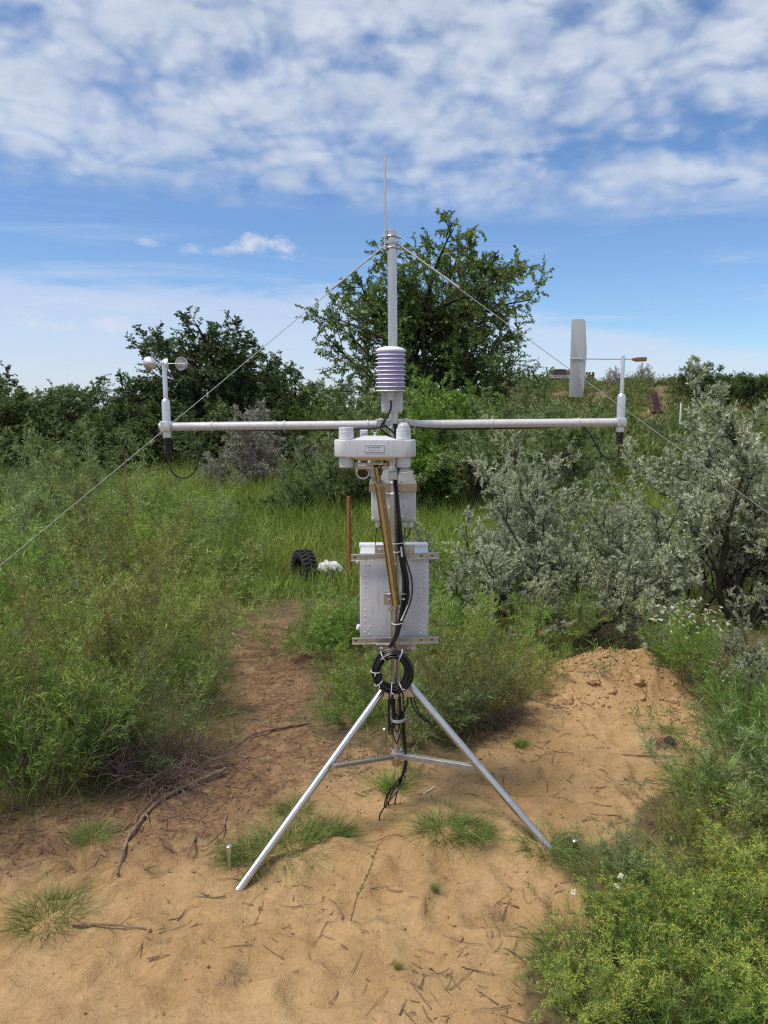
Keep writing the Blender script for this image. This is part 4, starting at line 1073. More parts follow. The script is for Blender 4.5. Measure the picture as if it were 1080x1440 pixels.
for px, dome in ((487, False), (567.5, True)):
    p = at(px, 630, YG); r = 10.6*sG
    zt_ = (630-(601 if not dome else 603))*sG; zb_ = (657-630)*sG
    b = B(); b.lathe([(r*.94, -zb_), (r*.96, -zb_+.002), (r*.96, -zb_+.010), (r, -zb_+.011), (r, -hh/2-.001)], p, seg=28); b.build('lower_post', M['gauge'], Ga)
    b = B(); b.lathe([(r, hh/2+.001), (r, zt_-.013), (r*.97, zt_-.0125), (r*.97, zt_-.001), (r*.94, zt_)], p, seg=28); b.build('upper_post', M['gauge'], Ga)
    if dome:
        q = p+VZ*zt_; rr = r*.86
        b = B(); b.lathe([(rr*math.cos(a), rr*math.sin(a)) for a in np.linspace(0, math.pi/2-.001, 10)], q, seg=24, capped=False); b.build('glass_dome', M['glass'], Ga)
        b = B(); b.lathe([(rr*.55, 0.001), (rr*.5, .006), (rr*.2, .009), (0, .009)], q, seg=16); b.build('thermopile', M['paper'], Ga)
        b = B(); b.lathe([(.009, -zb_-.016), (.012, -zb_-.014), (.012, -zb_-.006), (.008, -zb_-.005), (.008, -zb_)], p, seg=14); b.build('bottom_fitting', M['glass'], Ga)
lc = at(526.5, 631, YG-.041)
b = B(); b.box(lc+VY*.0004, (27.5*sG, .0016, 10.5*sG), .0003); lab = b.build('name_label', M['paper'], Ga)
b = B(); w_, h_ = 26.4*sG, 9.4*sG
for dz_ in (-h_/2, h_/2): b.box(lc+VZ*dz_-VY*.0007, (w_, .0008, .0009), 0)
for dx_ in (-w_/2, w_/2): b.box(lc+VX*dx_-VY*.0007, (.0009, .0008, h_-.001), 0)
rng = random.Random(4)
for dz_, hgt_, x0, x1 in ((.0042, .0030, -.022, .022), (-.0044, .0016, -.021, .020)):
    x = x0
    while x < x1:
        w1 = rng.uniform(.0014, .0032); b.box(lc+VX*(x+w1/2)+VZ*(dz_+rng.uniform(-.0004, .0004))-VY*.0007, (w1, .0007, hgt_*rng.uniform(.5, 1)), 0); x += w1+rng.uniform(.0006, .0022)
b.build('label_print', M['ink'], lab)
# little box on the mast behind the gauge
bx = at(512, 609.5, Y0-.03); b = B(); b.box(bx, (.030, .028, .026), .003); b.box(bx-VY*.015+VZ*.002, (.018, .003, .004), 0); b.box(bx-VY*.0147-VZ*.006, (.010, .003, .006), 0); b.build('small_sensor_box', M['grey'], ST)
b = B(); b.box(at(512, 617.5, Y0-.03), (.012, .016, .020), .001); b.tube([at(512, 618, Y0-.03), at(530, 622, Y0-.02), mast_at(622)], .006, 8); b.build('sensor_box_arm', M['steel'], ST)

# bar and plates that carry the gauge
b = B(); b.box(at(522, 652, YG+.03), (.112, .040, .006), .001); b.box(at(523, 657, YG+.045), (.116, .030, .012), .001)
b.build('gauge_support_plate', M['strut'], ST)
b = B(); p0 = at(552, 656, YG+.03); p1 = mast_at(656)
b.box((p0+p1)/2-VX*.002, (.030, (p1-p0).y+.02, .028), .002); b.build('gauge_support_arm', M['steel'], ST)
b = B()
for px, py in ((505, 647), (524, 650), (548, 648), (537, 651)): b.lathe([(.0052, 0), (.0052, .005), (.003, .005), (.003, .012)], at(px, py, YG-.0), (0, -.3, 1), 6)
b.build('bolts', M['steel'], ST)
for py in (661, 676.5):
    c = mast_at(py); b = B(); b.tube([c+VX*.024+VY*.022]+arc(c, VX, -VY, .022, 0, math.pi, 14)+[c-VX*.022+VY*.022], .003, 8)
    b.tube([c-VX*.022, c-VX*.032], .003, 6); b.tube([c+VX*.022, c+VX*.032], .003, 6); b.build('u_bolt', M['steel'], ST)

# bullet camera
cf = at(510, 666, 2.66); cdir = Vector((.10, 1, .50)).normalized()
Cm = empty('bullet_camera', (0, 0, 0)); Cm.parent = ST; Cm.location = cf-ST.location
b = B(); b.lathe([(.0185, .003), (.0235, .0), (.0250, .004), (.0250, .014), (.0235, .016), (.0235, .105), (.020, .112), (0, .113)], cf, cdir, 28, False); b.build('camera_body', M['white'], Cm)
b = B(); b.lathe([(0, .004), (.0172, .004)], cf, cdir, 24, False); b.lathe([(.0180, .0028), (.0160, .006)], cf, cdir, 24, False); b.build('camera_lens', M['lens'], Cm)
b = B(); q = cf+cdir*.05
b.prism([(-.020, 0), (.012, 0), (.012, -.004), (-.020, -.004)], q+VX*.0+VZ*.026, VX, VZ, .06); b.box(q+VX*.028+VZ*.0, (.016, .020, .075), .002)
b.box(at(519, 655, 2.69), (.012, .022, .034), .002); b.tube([q+VX*.03-VZ*.03, q+VX*.045-VZ*.07], .010, 10); b.build('camera_bracket', M['steel'], ST)
b = B(); b.tube(smooth_path([cf+cdir*.09+VX*.02, at(529, 668, 2.72), at(533, 672, 2.70), at(538, 660, 2.66), at(541, 648, 2.62)]), .0032, 8); b.tube(smooth_path([at(538, 645, 2.61), at(535, 660, 2.63), at(531, 672, 2.66), at(527, 677, 2.72)]), .0030, 8); b.build('camera_lead', M['black'], ST)

# strut leaning out from the mast to the gauge
s0 = at(556.5, 848, Y0-.045); s1 = at(533, 679, 2.66)
sd = (s1-s0).normalized()
B().tube([s0-sd*.005, s0.lerp(s1, .5), s1], .0158, 22).build('gauge_strut', M['strut'], ST)
b = B(); b.lathe([(.0172, -.008), (.0185, -.008), (.0185, .004), (.0172, .004)], s1, sd, 22); b.tube([s1-VX*.030, s1+VX*.024-VZ*.0], .004, 8); b.build('strut_collar', M['steel'], ST)
b = B(); b.tube([s1, at(529, 655, 2.62)], .009, 14); b.build('strut_pin', M['strut'], ST)
cp = at(555, 842, Y0-.024); b = B()
b.box(cp, (.080, .005, .048), .001); b.box(cp+VZ*.0235-VY*.012, (.080, .026, .0045), .001); b.build('clamp_plate', M['polished'], ST)
for dx_ in (-.027, .027):
    b = B(); b.lathe([(.0075, 0), (.0075, .006), (.0042, .006), (.0042, .026)], cp+VX*dx_-VY*.003, (.25*(1 if dx_ < 0 else 1), -1, .25), 6); b.build('clamp_bolt', M['steel'], ST)
b = B(); c = mast_at(842); b.tube([c+VX*.0225-VY*.02]+arc(c, VX, VY, .0225, 0, math.pi, 14)+[c-VX*.0225-VY*.02], .004, 8); b.build('u_bolt', M['steel'], ST)

# junction box with sheet hood
fy = Y0+.045
x0, x1 = at(522, 700, fy).x, at(585, 700, fy).x; z1_, z0_ = at(550, 688, fy).z, at(550, 733, fy).z
Jb = empty('junction_box', (0, 0, 0)); Jb.parent = ST; Jb.location = Vector(((x0+x1)/2, fy, z0_))-ST.location
b = B(); b.box(Vector(((x0+x1)/2, fy+.045, (z0_+z1_)/2)), (x1-x0, .09, z1_-z0_), .006, seg=3); b.build('box_body', M['grey'], Jb)
b = B()
for px, py in ((547, 695), (561, 695), (547, 714), (561, 714), (566, 727), (525, 729), (582, 729)): b.lathe([(.0036, 0), (.0036, .003), (.002, .004), (0, .004)], at(px, py, fy), (0, -1, 0), 8)
b.build('box_screw', M['white'], Jb)
hf = at(550, 681, fy-.004).z; b = B()
xa, xb = at(519, 700, fy).x, at(586, 700, fy).x
b.box(Vector(((xa+xb)/2, fy-.005, (hf+z1_-.008)/2)), (xb-xa, .0022, hf-z1_+.012), .0004)
V_ = [(xa, fy-.004, hf), (xb, fy-.004, hf), (xb-.018, fy+.10, hf+.045), (xa+.018, fy+.10, hf+.045)]
vs = [b.bm.verts.new(Vector(p)) for p in V_]; vs2 = [b.bm.verts.new(Vector(p)+VZ*.002) for p in V_]
b.bm.faces.new(vs[::-1]); b.bm.faces.new(vs2)
for k in range(4): b.bm.faces.new((vs[k], vs[(k+1) % 4], vs2[(k+1) % 4], vs2[k]))
b.build('sheet_hood', M['strut'], Jb)
for px in (531, 569.5, 577.5):
    p = at(px, 735, fy+.03); b = B(); b.lathe([(.006, -.018), (.0075, -.016), (.0075, -.008), (.0092, -.007), (.0092, .006)], p, seg=10); b.build('cable_gland', M['white'], Jb)
b = B(); b.tube(smooth_path([at(569.5, 740, fy+.03), at(569, 752, fy+.01), at(564, 765, Y0+.0), at(561, 780, Y0-.01)]), .003, 8)
b.tube(smooth_path([at(577.5, 740, fy+.03), at(575, 750, fy+.01), at(567, 765, Y0+.0), at(563, 782, Y0-.01)]), .003, 8)
b.tube(smooth_path([at(531, 740, fy+.03), at(529, 748, fy+.03), at(528, 768, fy+.04)]), .0018, 6)
b.tube(smooth_path([at(532, 740, fy+.03), at(537, 744, fy+.02), at(546, 757, Y0+.02)]), .0022, 6); b.build('box_lead', M['black'], ST)

# main enclosure
fy = Y0+.047
El = empty('equipment_enclosure', (0, 0, 0)); El.parent = ST
xl, xr = at(506, 840, fy).x, at(603, 840, fy).x; zt_, zb_ = at(555, 777, fy).z, at(555, 904, fy).z
El.location = Vector(((xl+xr)/2, fy, zb_))-ST.location
ec = Vector(((xl+xr)/2, fy+.075, (zt_+zb_)/2))
b = B(); b.box(ec, (xr-xl, .15, zt_-zb_), .005, seg=3); b.build('enclosure_body', M['grey'], El)
b = B(); b.box(Vector((ec.x-.002, fy+.13, zt_+.004)), (xr-xl+.008, .05, .018), .004, seg=2); b.build('enclosure_lid_rim', M['white'], El)
for py in (789, 882):
    b = B(); p = at(504, py, fy+.012); b.box(p, (.012, .024, .020), .003); b.box(p-VX*.004-VZ*.002, (.009, .030, .009), .002); b.build('hinge', M['white'], El)
riv = B()
for py in (794, 802, 810, 818, 826, 842, 858, 866, 874, 882, 889): riv.lathe([(.0038, 0), (.0034, .0008), (.0018, .0016), (0, .0018)], at(513.5, py, fy), (0, -1, 0), 8)
for py in (794, 802, 810, 818, 826, 840, 856, 866, 874, 880, 887): riv.lathe([(.0038, 0), (.0034, .0008), (.0018, .0016), (0, .0018)], at(596.5, py, fy), (0, -1, 0), 8)
for px, py in ((519, 794), (518, 802), (520, 881), (517, 885), (519, 892), (590, 794), (590, 800), (591, 879), (593, 884), (592, 891)): riv.lathe([(.0044, 0), (.0039, .0009), (.0022, .0018), (0, .002)], at(px, py, fy), (0, -1, 0), 8)
riv.build('moulded_studs', M['grey'], El)['kind'] = 'stuff'
for (pa, pb, up, lo) in (((493.5, 784), (617.5, 781), 5.2, -2.6), ((495, 901), (617, 899.5), 5, -2.6)):
    a = at(*pa, fy-.012); e = at(*pb, fy-.012); m_ = (a+e)/2; ln = (e-a).length; an = math.atan2(e.z-a.z, e.x-a.x)
    R_ = Matrix.Rotation(-an, 3, 'Y'); b = B()
    b.box(m_, (ln, .0025, 9.4*.0026), .0005, R_); b.box(m_+VZ*.0115-VY*.004, (ln, .010, .0025), .0005, R_); b.box(m_-VZ*.0115-VY*.004, (ln, .010, .0025), .0005, R_)
    rl = b.build('mounting_rail', M['steel'], El)
    b = B()
    for t in (.045, .16, .80, .92): b.box(a.lerp(e, t)-VY*.0018, (.010, .002, .005), .001)
    b.build('rail_slot', M['lens'], rl)
    b = B()
    for t in (.155, .85): b.lathe([(.0055, 0), (.0055, .004), (.003, .004), (.003, .009)], a.lerp(e, t)-VY*.002, (0, -1, 0), 6)
    b.build('rail_bolt', M['steel'], rl)
for pa, pb in (((527, 778), (583, 766)), ((529, 917), (585, 905.5))):
    a = at(*pa, fy-.020); e = at(*pb, fy-.020); b = B()
    b.box((a+e)/2, (e.x-a.x, .004, e.z-a.z), .001); pl = b.build('clamp_bar', M['steel'], El)
    b = B()
    for t in (.13, .80, .92): b.box(Vector((a.x+(e.x-a.x)*t, a.y-.0022, (a.z+e.z)/2)), (.013 if t != .8 else .007, .0015, .0062), .001)
    b.build('bar_slot', M['paper'], pl)
for py in (776, 913):
    c = mast_at(py); b = B(); b.tube([c+VX*.0215+VY*.04]+arc(c, VX, -VY, .0215, 0, math.pi, 14)+[c-VX*.0215+VY*.04], .003, 8); b.build('u_bolt', M['steel'], ST)

# tripod
FL = ground_at(343, 1241); FR = ground_at(770, 1193); FB = ground_at(546, 1064)
hubp = mast_at(966); b = B()
b.lathe([(.0175, -.030), (.026, -.030), (.026, .022), (.0175, .022)], hubp, seg=20)
tl_, tr_, tb_ = at(535.5, 975, Y0-.035), at(582, 970, Y0-.03), hubp+Vector((0, .04, -.02))
for p in (tl_, tr_, tb_): b.box((hubp+p)/2-VZ*.002, (abs(p.x-hubp.x)+.02, abs(p.y-hubp.y)+.012, .030), .002)
b.build('tripod_hub', M['steel'], ST)
for tp, ft in ((tl_, FL), (tr_, FR), (tb_, FB)):
    d = (ft-tp).normalized(); e = ft+d*.03
    B().tube([tp-d*.02, tp.lerp(e, .5), e], .0143, 20).build('tripod_leg', M['polished'] if tp != tb_ else M['strut'], ST)  # rear leg gets the copy with sand reflection in its colour
lb = mast_at(1058); b = B()
b.lathe([(.0172, -.018), (.024, -.018), (.024, .014), (.0172, .014)], lb, seg=20); b.box(lb-VY*.022-VZ*.003, (.050, .012, .024), .001); b.build('brace_collar', M['steel'], ST)
for px, py, tp, ft, s_ in ((470, 1077.5, tl_, FL, -1), (675, 1082, tr_, FR, 1)):
    Yl = tp.y+(ft.y-tp.y)*.42; e = at(px, py, Yl-.02); a = lb-VY*.026+VX*.010*s_-VZ*.004
    d = e-a; m_ = (a+e)/2; R_ = d.to_track_quat('X', 'Z').to_matrix()
    b = B(); b.box(m_, (d.length+.02, .0045, .020), .0006, R_); b.box(m_+R_ @ Vector((0, .009, .0085)), (d.length+.02, .018, .003), .0005, R_); br = b.build('brace_bar', M['dull'], ST)
    b = B(); b.lathe([(.006, 0), (.006, .005), (.0035, .005), (.0035, .012)], e-VY*.003, (0, -1, 0), 6); b.build('brace_bolt', M['steel'], br)
d = FB.lerp(tb_, .30)-lb; m_ = lb+d*.5; R_ = d.to_track_quat('X', 'Z').to_matrix(); b = B(); b.box(m_, (d.length, .0045, .020), .0006, R_); b.build('brace_bar', M['steel'], ST)

# cables
rng = random.Random(11)
b = B()
keys = [(556, 596, .03), (560, 618, .02), (563, 650, .022), (556.5, 672, .026), (559, 700, .03), (561, 730, .034), (562.5, 760, .036), (567, 790, .036), (571, 820, .036), (569, 850, .036), (563, 875, .036), (557, 895, .034), (549, 910, .032)]
for k in range(11):
    ox, oy = rng.uniform(-4.0, 4.0), rng.uniform(-.012, .010)
    pts = []
    for (px, py, fo) in keys:
        sp = .55 if py < 760 else (1.0 if py < 860 else .75)
        pts.append(at(px+ox*sp+rng.uniform(-.7, .7), py, Y0-fo+oy))
    b.tube(smooth_path(pts, 3), .0031, 7)
b.build('cable_bundle', M['black'], ST)
b = B()
b.tube(smooth_path([at(565, 770, Y0-.04), at(572, 790, Y0-.045), at(579, 815, Y0-.046), at(579, 838, Y0-.046), at(572, 860, Y0-.044), at(563, 878, Y0-.04)]), .0030, 8)
b.tube(smooth_path([at(560, 770, Y0-.04), at(566, 790, Y0-.045), at(575, 830, Y0-.046), at(573, 848, Y0-.046), at(566, 870, Y0-.044), at(556, 898, Y0-.04), at(548, 912, Y0-.04)]), .0026, 8)
b.build('loose_lead', M['black'], ST)
b = B(); b.tube([at(564, 769, Y0-.052), at(565.5, 783, Y0-.052)], .0034, 8); b.tube([at(573.5, 851, Y0-.052), at(564, 873, Y0-.050)], .0030, 8); b.build('cable_marker', M['white'], ST)
for py, dx0, dx1 in ((763, -8, 12), (775, -4, 6), (875, -7, 10), (664, 3, 24)):
    b = B(); c = at(560, py, Y0-.028)
    hwid = (dx1-dx0)/2*.0026; c = at(558+(dx0+dx1)/2, py, Y0-.020)
    b.tube([c+Vector((hwid*math.cos(a), .036*math.sin(a), .003*math.sin(a*1.5))) for a in np.linspace(0, 2*math.pi, 25)[:-1]], .0019, 6, closed=True); b.build('cable_tie', M['tie'], ST)
# leads along the arms
b = B()
pts = [at(545, 599, YA-.02), at(520, 603, YA-.02), at(480, 604.5, YA), at(430, 604.8, YA), at(360, 605, YA), at(312, 605, YA), at(297, 611, YA), at(284, 626, YA), at(279, 645, YA), at(274, 662, YA), at(262, 672, YA), at(249, 670, YA), at(240, 660, YA), at(237, 645, YA), at(236, 628, YA)]
b.tube(smooth_path(pts, 5), .0030, 8); b.build('sensor_lead', M['black'], ST)
b = B()
pts = [at(565, 598, YA-.02), at(590, 601, YA-.01), at(640, 603.5, YA), at(690, 602.5, YA), at(750, 601.5, YA), at(800, 599.5, YA), at(818, 600, YA), at(828, 608, YA), at(838, 625, YA), at(848, 641, YA), at(860, 646, YA), at(868, 641, YA), at(871, 628, YA)]
b.tube(smooth_path(pts, 5), .0033, 8); b.build('sensor_lead', M['black'], ST)
b = B(); b.tube(smooth_path([at(549, 560, YS), at(550, 572, YS-.01), at(545, 585, YS-.01), at(535, 600, YS-.01), at(538, 606, YS), at(548, 613, YS+.02), at(556, 622, YS+.04)], 5), .0036, 8)
b.lathe([(.003, -.016), (.0048, -.012), (.0048, 0)], at(549.3, 558, YS), seg=10); b.tube(smooth_path([at(545, 585, YS+.02), at(540, 597, YS+.02), at(551, 606, YS+.03), at(560, 617, YS+.05)], 5), .003, 8); b.build('sensor_lead', M['black'], ST)

# coil of spare cable tied on the mast
CC = at(552.3, 944.5, Y0-.075)
Co = empty('cable_coil', (CC.x, CC.y, CC.z-.085), 0, 'coil of spare black cable with grey ties hung on the mast below the enclosure', 'cable coil')
b = B(); rng = random.Random(5)
for k in range(30):
    r0 = rng.uniform(.050, .074); ox, oz = rng.gauss(.001, .003), rng.gauss(-.002, .003); oy = rng.uniform(-.016, .018); ph = rng.uniform(0, 6.28); am = rng.uniform(.0, .003)
    pts = [CC+Vector((ox+(r0+am*math.sin(3*a+ph))*math.cos(a), oy+.004*math.sin(2*a+ph), oz+(r0+am*math.sin(2*a+ph))*1.13*math.sin(a))) for a in np.linspace(0, 2*math.pi, 41)[:-1]]
    b.tube(pts, .0031, 6, closed=True)
b.build('cable_turns', M['black'], Co)
for a, w_ in ((2.15, 1), (1.12, 1.1), (3.1, 1), (3.75, 1), (4.62, 1.3), (5.3, 1)):
    dr = Vector((math.cos(a), 0, math.sin(a)*1.13)); c = CC+dr*.063; b = B()
    b.tube([c+dr*(.0185*w_*math.cos(q))+Vector((0, .026*math.sin(q), 0)) for q in np.linspace(0, 2*math.pi, 17)[:-1]], .0018, 6, closed=True)
    tg = Vector((-math.sin(a), 0, math.cos(a))); b.tube([c-VY*.025, c-VY*.032+tg*.010+dr*.004], .0015, 5); b.build('cable_tie', M['tie'], Co)
# hanging loops and the leads that go into the ground
b = B(); rng = random.Random(9)
for k in range(9):
    x0, x1 = rng.uniform(547, 556), rng.uniform(562, 576); dp = rng.uniform(1000, 1046); y_ = Y0-.028+rng.uniform(-.02, .02)
    if k < 4: x0, x1 = rng.uniform(546, 549), rng.uniform(550, 554); dp = rng.uniform(1005, 1032)
    pts = [at(x0+2, 968, y_), at(x0, (968+dp)/2, y_-.008), at((x0+x1)/2-2, dp, y_-.006), at((x0+x1)/2+3, dp-2, y_), at(x1, (968+dp)/2, y_+.004), at(x1-2, 970, y_)]
    b.tube(smooth_path(pts, 5), .0029, 7)
b.build('hanging_cable_loops', M['black'], ST)
b = B(); c = mast_at(999); b.tube([c+Vector((.034*math.cos(a)+.006, .045*math.sin(a)-.012, .004*math.sin(a))) for a in np.linspace(0, 2*math.pi, 25)[:-1]], .0022, 6, closed=True)
b.tube([c+Vector((.034*math.cos(a)+.006, .045*math.sin(a)-.012, .004*math.sin(a)-.006)) for a in np.linspace(0, 2*math.pi, 25)[:-1]], .0022, 6, closed=True); b.build('cable_tie', M['tie'], ST)
b = B()
b.tube(smooth_path([at(580, 968, Y0-.02), at(583, 985, Y0-.03), at(590, 1003, Y0-.035), at(603, 1014, Y0-.04), at(607, 1018, Y0-.045)], 5), .0029, 7)
b.tube(smooth_path([at(577, 975, Y0-.03), at(580, 992, Y0-.03), at(592, 1009, Y0-.04), at(609, 1020, Y0-.05)], 5), .0029, 7); b.build('loose_lead', M['black'], ST)
b = B(); rng = random.Random(3)
for k, (px, py, yo) in enumerate(((534, 1155, -.10), (541, 1136, -.02), (544, 1133, -.01), (547, 1135, -.02), (556, 1132, .0), (543, 1140, -.04))):
    gnd = ground_at(px, py)
    pts = [at(566+rng.uniform(-2, 2), 1000, Y0-.01), at(569+rng.uniform(-2, 2), 1046, Y0-.02), at(571+rng.uniform(-2, 2), 1068, Y0-.03),
           at(570+rng.uniform(-3, 3), 1082, Y0-.035).lerp(gnd, .05), at(566-k*2+rng.uniform(-2, 4), 1100, gnd.y*.4+(Y0-.04)*.6), at(px+10-rng.uniform(0, 6), py-24, gnd.y), gnd+VZ*.02, gnd-VZ*.03]
    b.tube(smooth_path(pts, 5), .0028, 7)
b.build('buried_leads', M['black'], ST)

# ------------------------------------------------------------------ small things
# tyre with lugs, half sunk in the grass
tp = ground_at(428, 818); T_ = empty('tyre', tp, math.radians(28), 'black knobbly tyre standing half sunk in the grass left of the rusty rod', 'tyre')
b = B(); cz = Vector((0, 0, .11)); ro = .165
b.lathe([(.10, -.055), (.135, -.066), (.155, -.060), (.165, -.045), (.168, 0), (.165, .045), (.155, .060), (.135, .066), (.10, .055), (.10, -.055)], cz, (1, 0, 0), 40, False); b.build('tyre_body', M['rubber'], T_, world=False)
b = B()
for k in range(26):
    a = 2*math.pi*k/26
    for s_, off in ((-1, 0), (1, .12)):
        q = a+off; rad = Vector((0, math.cos(q), math.sin(q))); tg = Vector((0, -math.sin(q), math.cos(q)))
        Rm = Matrix((VX, tg, rad)).transposed() @ Matrix.Rotation(.35*s_, 3, 'Z')
        b.box(cz+VX*(.032*s_)+rad*.168, (.055, .017, .020), .002, Rm)
b.build('tread_lugs', M['rubber'], T_, world=False)['kind'] = 'stuff'
# crumpled bag
gp = ground_at(464, 815); Bg = empty('plastic_bag', gp, 0, 'crumpled white and black plastic bag lying in the grass right of the tyre', 'plastic bag')
def crumple(name, m_, c, s_, seed, parent):
    bm = bmesh.new(); bmesh.ops.create_icosphere(bm, subdivisions=4, radius=1.0); V_ = np.array([v_.co for v_ in bm.verts])
    f = 1+.6*fbm(V_[:, 0]*1.3+V_[:, 2], V_[:, 1]*1.3-V_[:, 2]*.7, 1.6, 4, seed)+.14*np.abs(fbm(V_[:, 0]-V_[:, 2], V_[:, 1]+V_[:, 2], 4, 2, seed+9))
    for v_, k in zip(bm.verts, f): v_.co = Vector(c)+Vector((v_.co.x*s_[0]*k, v_.co.y*s_[1]*k, v_.co.z*s_[2]*k))
    me = bpy.data.meshes.new(name); bm.to_mesh(me); bm.free(); me.materials.append(m_); o = bpy.data.objects.new(name, me); COL.objects.link(o); o.parent = parent; return o
crumple('white_film', M['film'], (0, 0, .09), (.095, .06, .075), 5, Bg); crumple('black_film', M['rubber'], (.025, -.045, .045), (.065, .05, .06), 7, Bg)
# rusty rod
rp = ground_at(491, 818); rt = at(490, 698, rp.y); b = B(); b.tube([Vector((rp.x+.01, rp.y, rp.z-.1)), Vector(((rp.x+rt.x)/2+.008, rp.y, (rp.z+rt.z)/2)), rt-VZ*.012, rt-VZ*.003, rt], [.0165, .0165, .0165, .014, .006], 14)
rr_ = b.build('rusty_rod', M['rust']); tag(rr_, 'rusty orange iron rod standing upright in the grass left of the junction box', 'iron rod')
# low double panel by the trees
ip = at(215, 683, 13.6); base = Vector((ip.x, 13.6, gh(ip.x, 13.6))); Ib = empty('double_panel', base, 0, 'small white double panel standing low in the meadow in front of the dark trees', 'panel')
for s_ in (-1, 1):
    R_ = Matrix.Rotation(math.radians(-38), 3, 'X') @ Matrix.Rotation(.12*s_, 3, 'Y'); c = ip-base+VX*(.050*s_)
    b = B(); b.box(c, (.090, .012, .085), .004, R_); fr = b.build('panel_frame', M['paintw'], Ib, world=False)
    b = B(); b.box(c+R_ @ Vector((0, -.0075, 0)), (.072, .003, .066), .001, R_); b.build('panel_face', M['vane'], fr, world=False)
b = B(); b.tube([Vector((0, .02, -.05)), Vector((0, .02, ip.z-base.z))], .02, 10); b.build('panel_post', M['steel'], Ib, world=False)
# white marker on the slope
Yd = 27.0; mp = at(957, 582, Yd); b = B(); z0 = gh(mp.x, Yd); zt = at(957, 566, Yd).z
b.lathe([(.028, z0-.05), (.030, max(z0+.1, zt-.36)), (.028, zt-.08), (.015, zt-.01), (0, zt)], Vector((mp.x, Yd, 0)), seg=12)
wm = b.build('marker_post', M['paintw']); tag(wm, 'short white marker post among bushes on the hill slope right of the steps', 'marker post')
# wooden steps up the hill
Ys0, Ys1 = 38.0, 50.0; Sx = empty('hill_steps', (at(925, 560, Ys0).x, Ys0, gh(at(925, 560, Ys0).x, Ys0)), 0, 'reddish brown wooden steps climbing the hill beyond the vane post', 'steps')
pts_ = [(925, 588), (921, 566), (916, 546)]
def sp(t):
    if t < .5: q = t/.5; return (925+(921-925)*q, 588+(566-588)*q)
    q = (t-.5)/.5; return (921+(916-921)*q, 566+(546-566)*q)
for k in range(22):
    t = k/21; px, py = sp(t); Yk = Ys0+(Ys1-Ys0)*t; c = at(px, py, Yk); c.z = gh(c.x, c.y)+.16; wd = (10+2*(1-t))*Yk/F
    dp = (Ys1-Ys0)/22
    b = B(); b.box(c+VY*dp*.5-VZ*.03, (wd, dp*1.02, .07), .008); b.box(c-VZ*.08+VY*.03, (wd*.98, .03, .14), .0); b.build('step', M['redwood'], Sx)
c = at(921, 566, 44); c.z = gh(c.x, c.y)+.2
b = B(); b.box(c-VZ*.10+VY*-.05, (16*44/F, .25, .12), .01); b.build('landing', M['roofbrown'], Sx)
for s_ in (-1, 1):
    b = B(); pp = [at(sp(t)[0], 560, Ys0+(Ys1-Ys0)*t)+VX*s_*.24 for t in np.linspace(0, 1, 8)]; pp = [Vector((p.x, p.y, gh(p.x, p.y)+.12)) for p in pp]; b.tube(pp, .05, 6); b.build('stringer', M['roofbrown'], Sx)
c = at(915, 543.5, 50.6); c.z = gh(c.x, c.y)+.3; b = B(); b.box(c, (15*50/F, .3, .22), .02); b.build('landing', M['roofbrown'], Sx)
# pavilion on the crest
Yp = 62.0; k_ = Yp/F
pc = at(800, 536, Yp); pb = Vector((pc.x, Yp, gh(pc.x, Yp))); Pv = empty('hilltop_pavilion', pb, 0, 'dark brown roofed pavilion with white railing on the hill crest beside the vane tail', 'pavilion')
for px in (783.5, 805.5):
    b = B(); c = at(px, 523, Yp)
    o_ = [(-9.8*k_, -3.6*k_), (9.8*k_, -3.6*k_), (8.6*k_, 3.2*k_), (-6.0*k_, 3.2*k_)]
    b.prism(o_, c, VX, VZ, 1.6); b.box(c-VZ*3.7*k_, (20.5*k_, 1.9, .09), .01); b.build('roof', M['roofbrown'], Pv)
b = B(); c = at(800, 530.5, Yp)
b.box(at(800, 534.5, Yp), (66*k_, 1.8, .25), .02); b.build('deck', M['roofbrown'], Pv)
b = B(); b.box(at(795, 528.2, Yp)-VY*.9, (54*k_, .05, .06), 0); b.box(at(795, 531.6, Yp)-VY*.9, (54*k_, .05, .05), 0)
for i in range(28): b.box(at(769+i*1.9, 530, Yp)-VY*.9, (.045, .045, 4.6*k_), 0)
b.build('railing', M['paintw'], Pv)
b = B(); b.box(at(795, 529.5, Yp)+VY*.6, (50*k_, .1, 7*k_), 0); b.build('back_wall', M['vane'], Pv)
for px in (770, 782, 795, 812, 825, 829, 834):
    b = B(); tall = 11 if px < 820 else 10; b.box(at(px, 528.5, Yp), (.10 if px < 820 else .17, .12, tall*k_), .01); b.build('post', M['roofbrown'], Pv)
b = B(); b.box(at(829, 530, Yp)+VY*.1, (11*k_, .08, 6*k_), .01); b.build('side_panel', M['roofbrown'], Pv)

# branches and sticks on the sand
def stick(pts, r, lab, m_='twig', side=None):
    P3 = []
    for i, (px, py, up) in enumerate(pts):
        g_ = ground_at(px, py); P3.append(g_+VZ*(r+up))
    path = smooth_path(P3, 6); n = len(path); rng = random.Random(len(path)*7+int(pts[0][0]))
    rs = [r*(1-.6*i/n)*rng.uniform(.88, 1.12) for i in range(n)]
    b = B(); b.tube([p+Vector((rng.uniform(-1, 1), rng.uniform(-1, 1), 0))*r*.25 for p in path], rs, 8)
    for (i0, dx_, dy_, ln) in (side or []):
        p = path[int(i0*(n-1))]; b.tube(smooth_path([p, p+Vector((dx_*ln*.5, dy_*ln*.5, .01)), p+Vector((dx_*ln, dy_*ln, .0))], 4), [r*.45*(1-.12*k) for k in range(9)][:9], 6)
    o = b.build('fallen_branch', M[m_]); tag(o, lab, 'branch', 'fallen branches on the sand'); return o
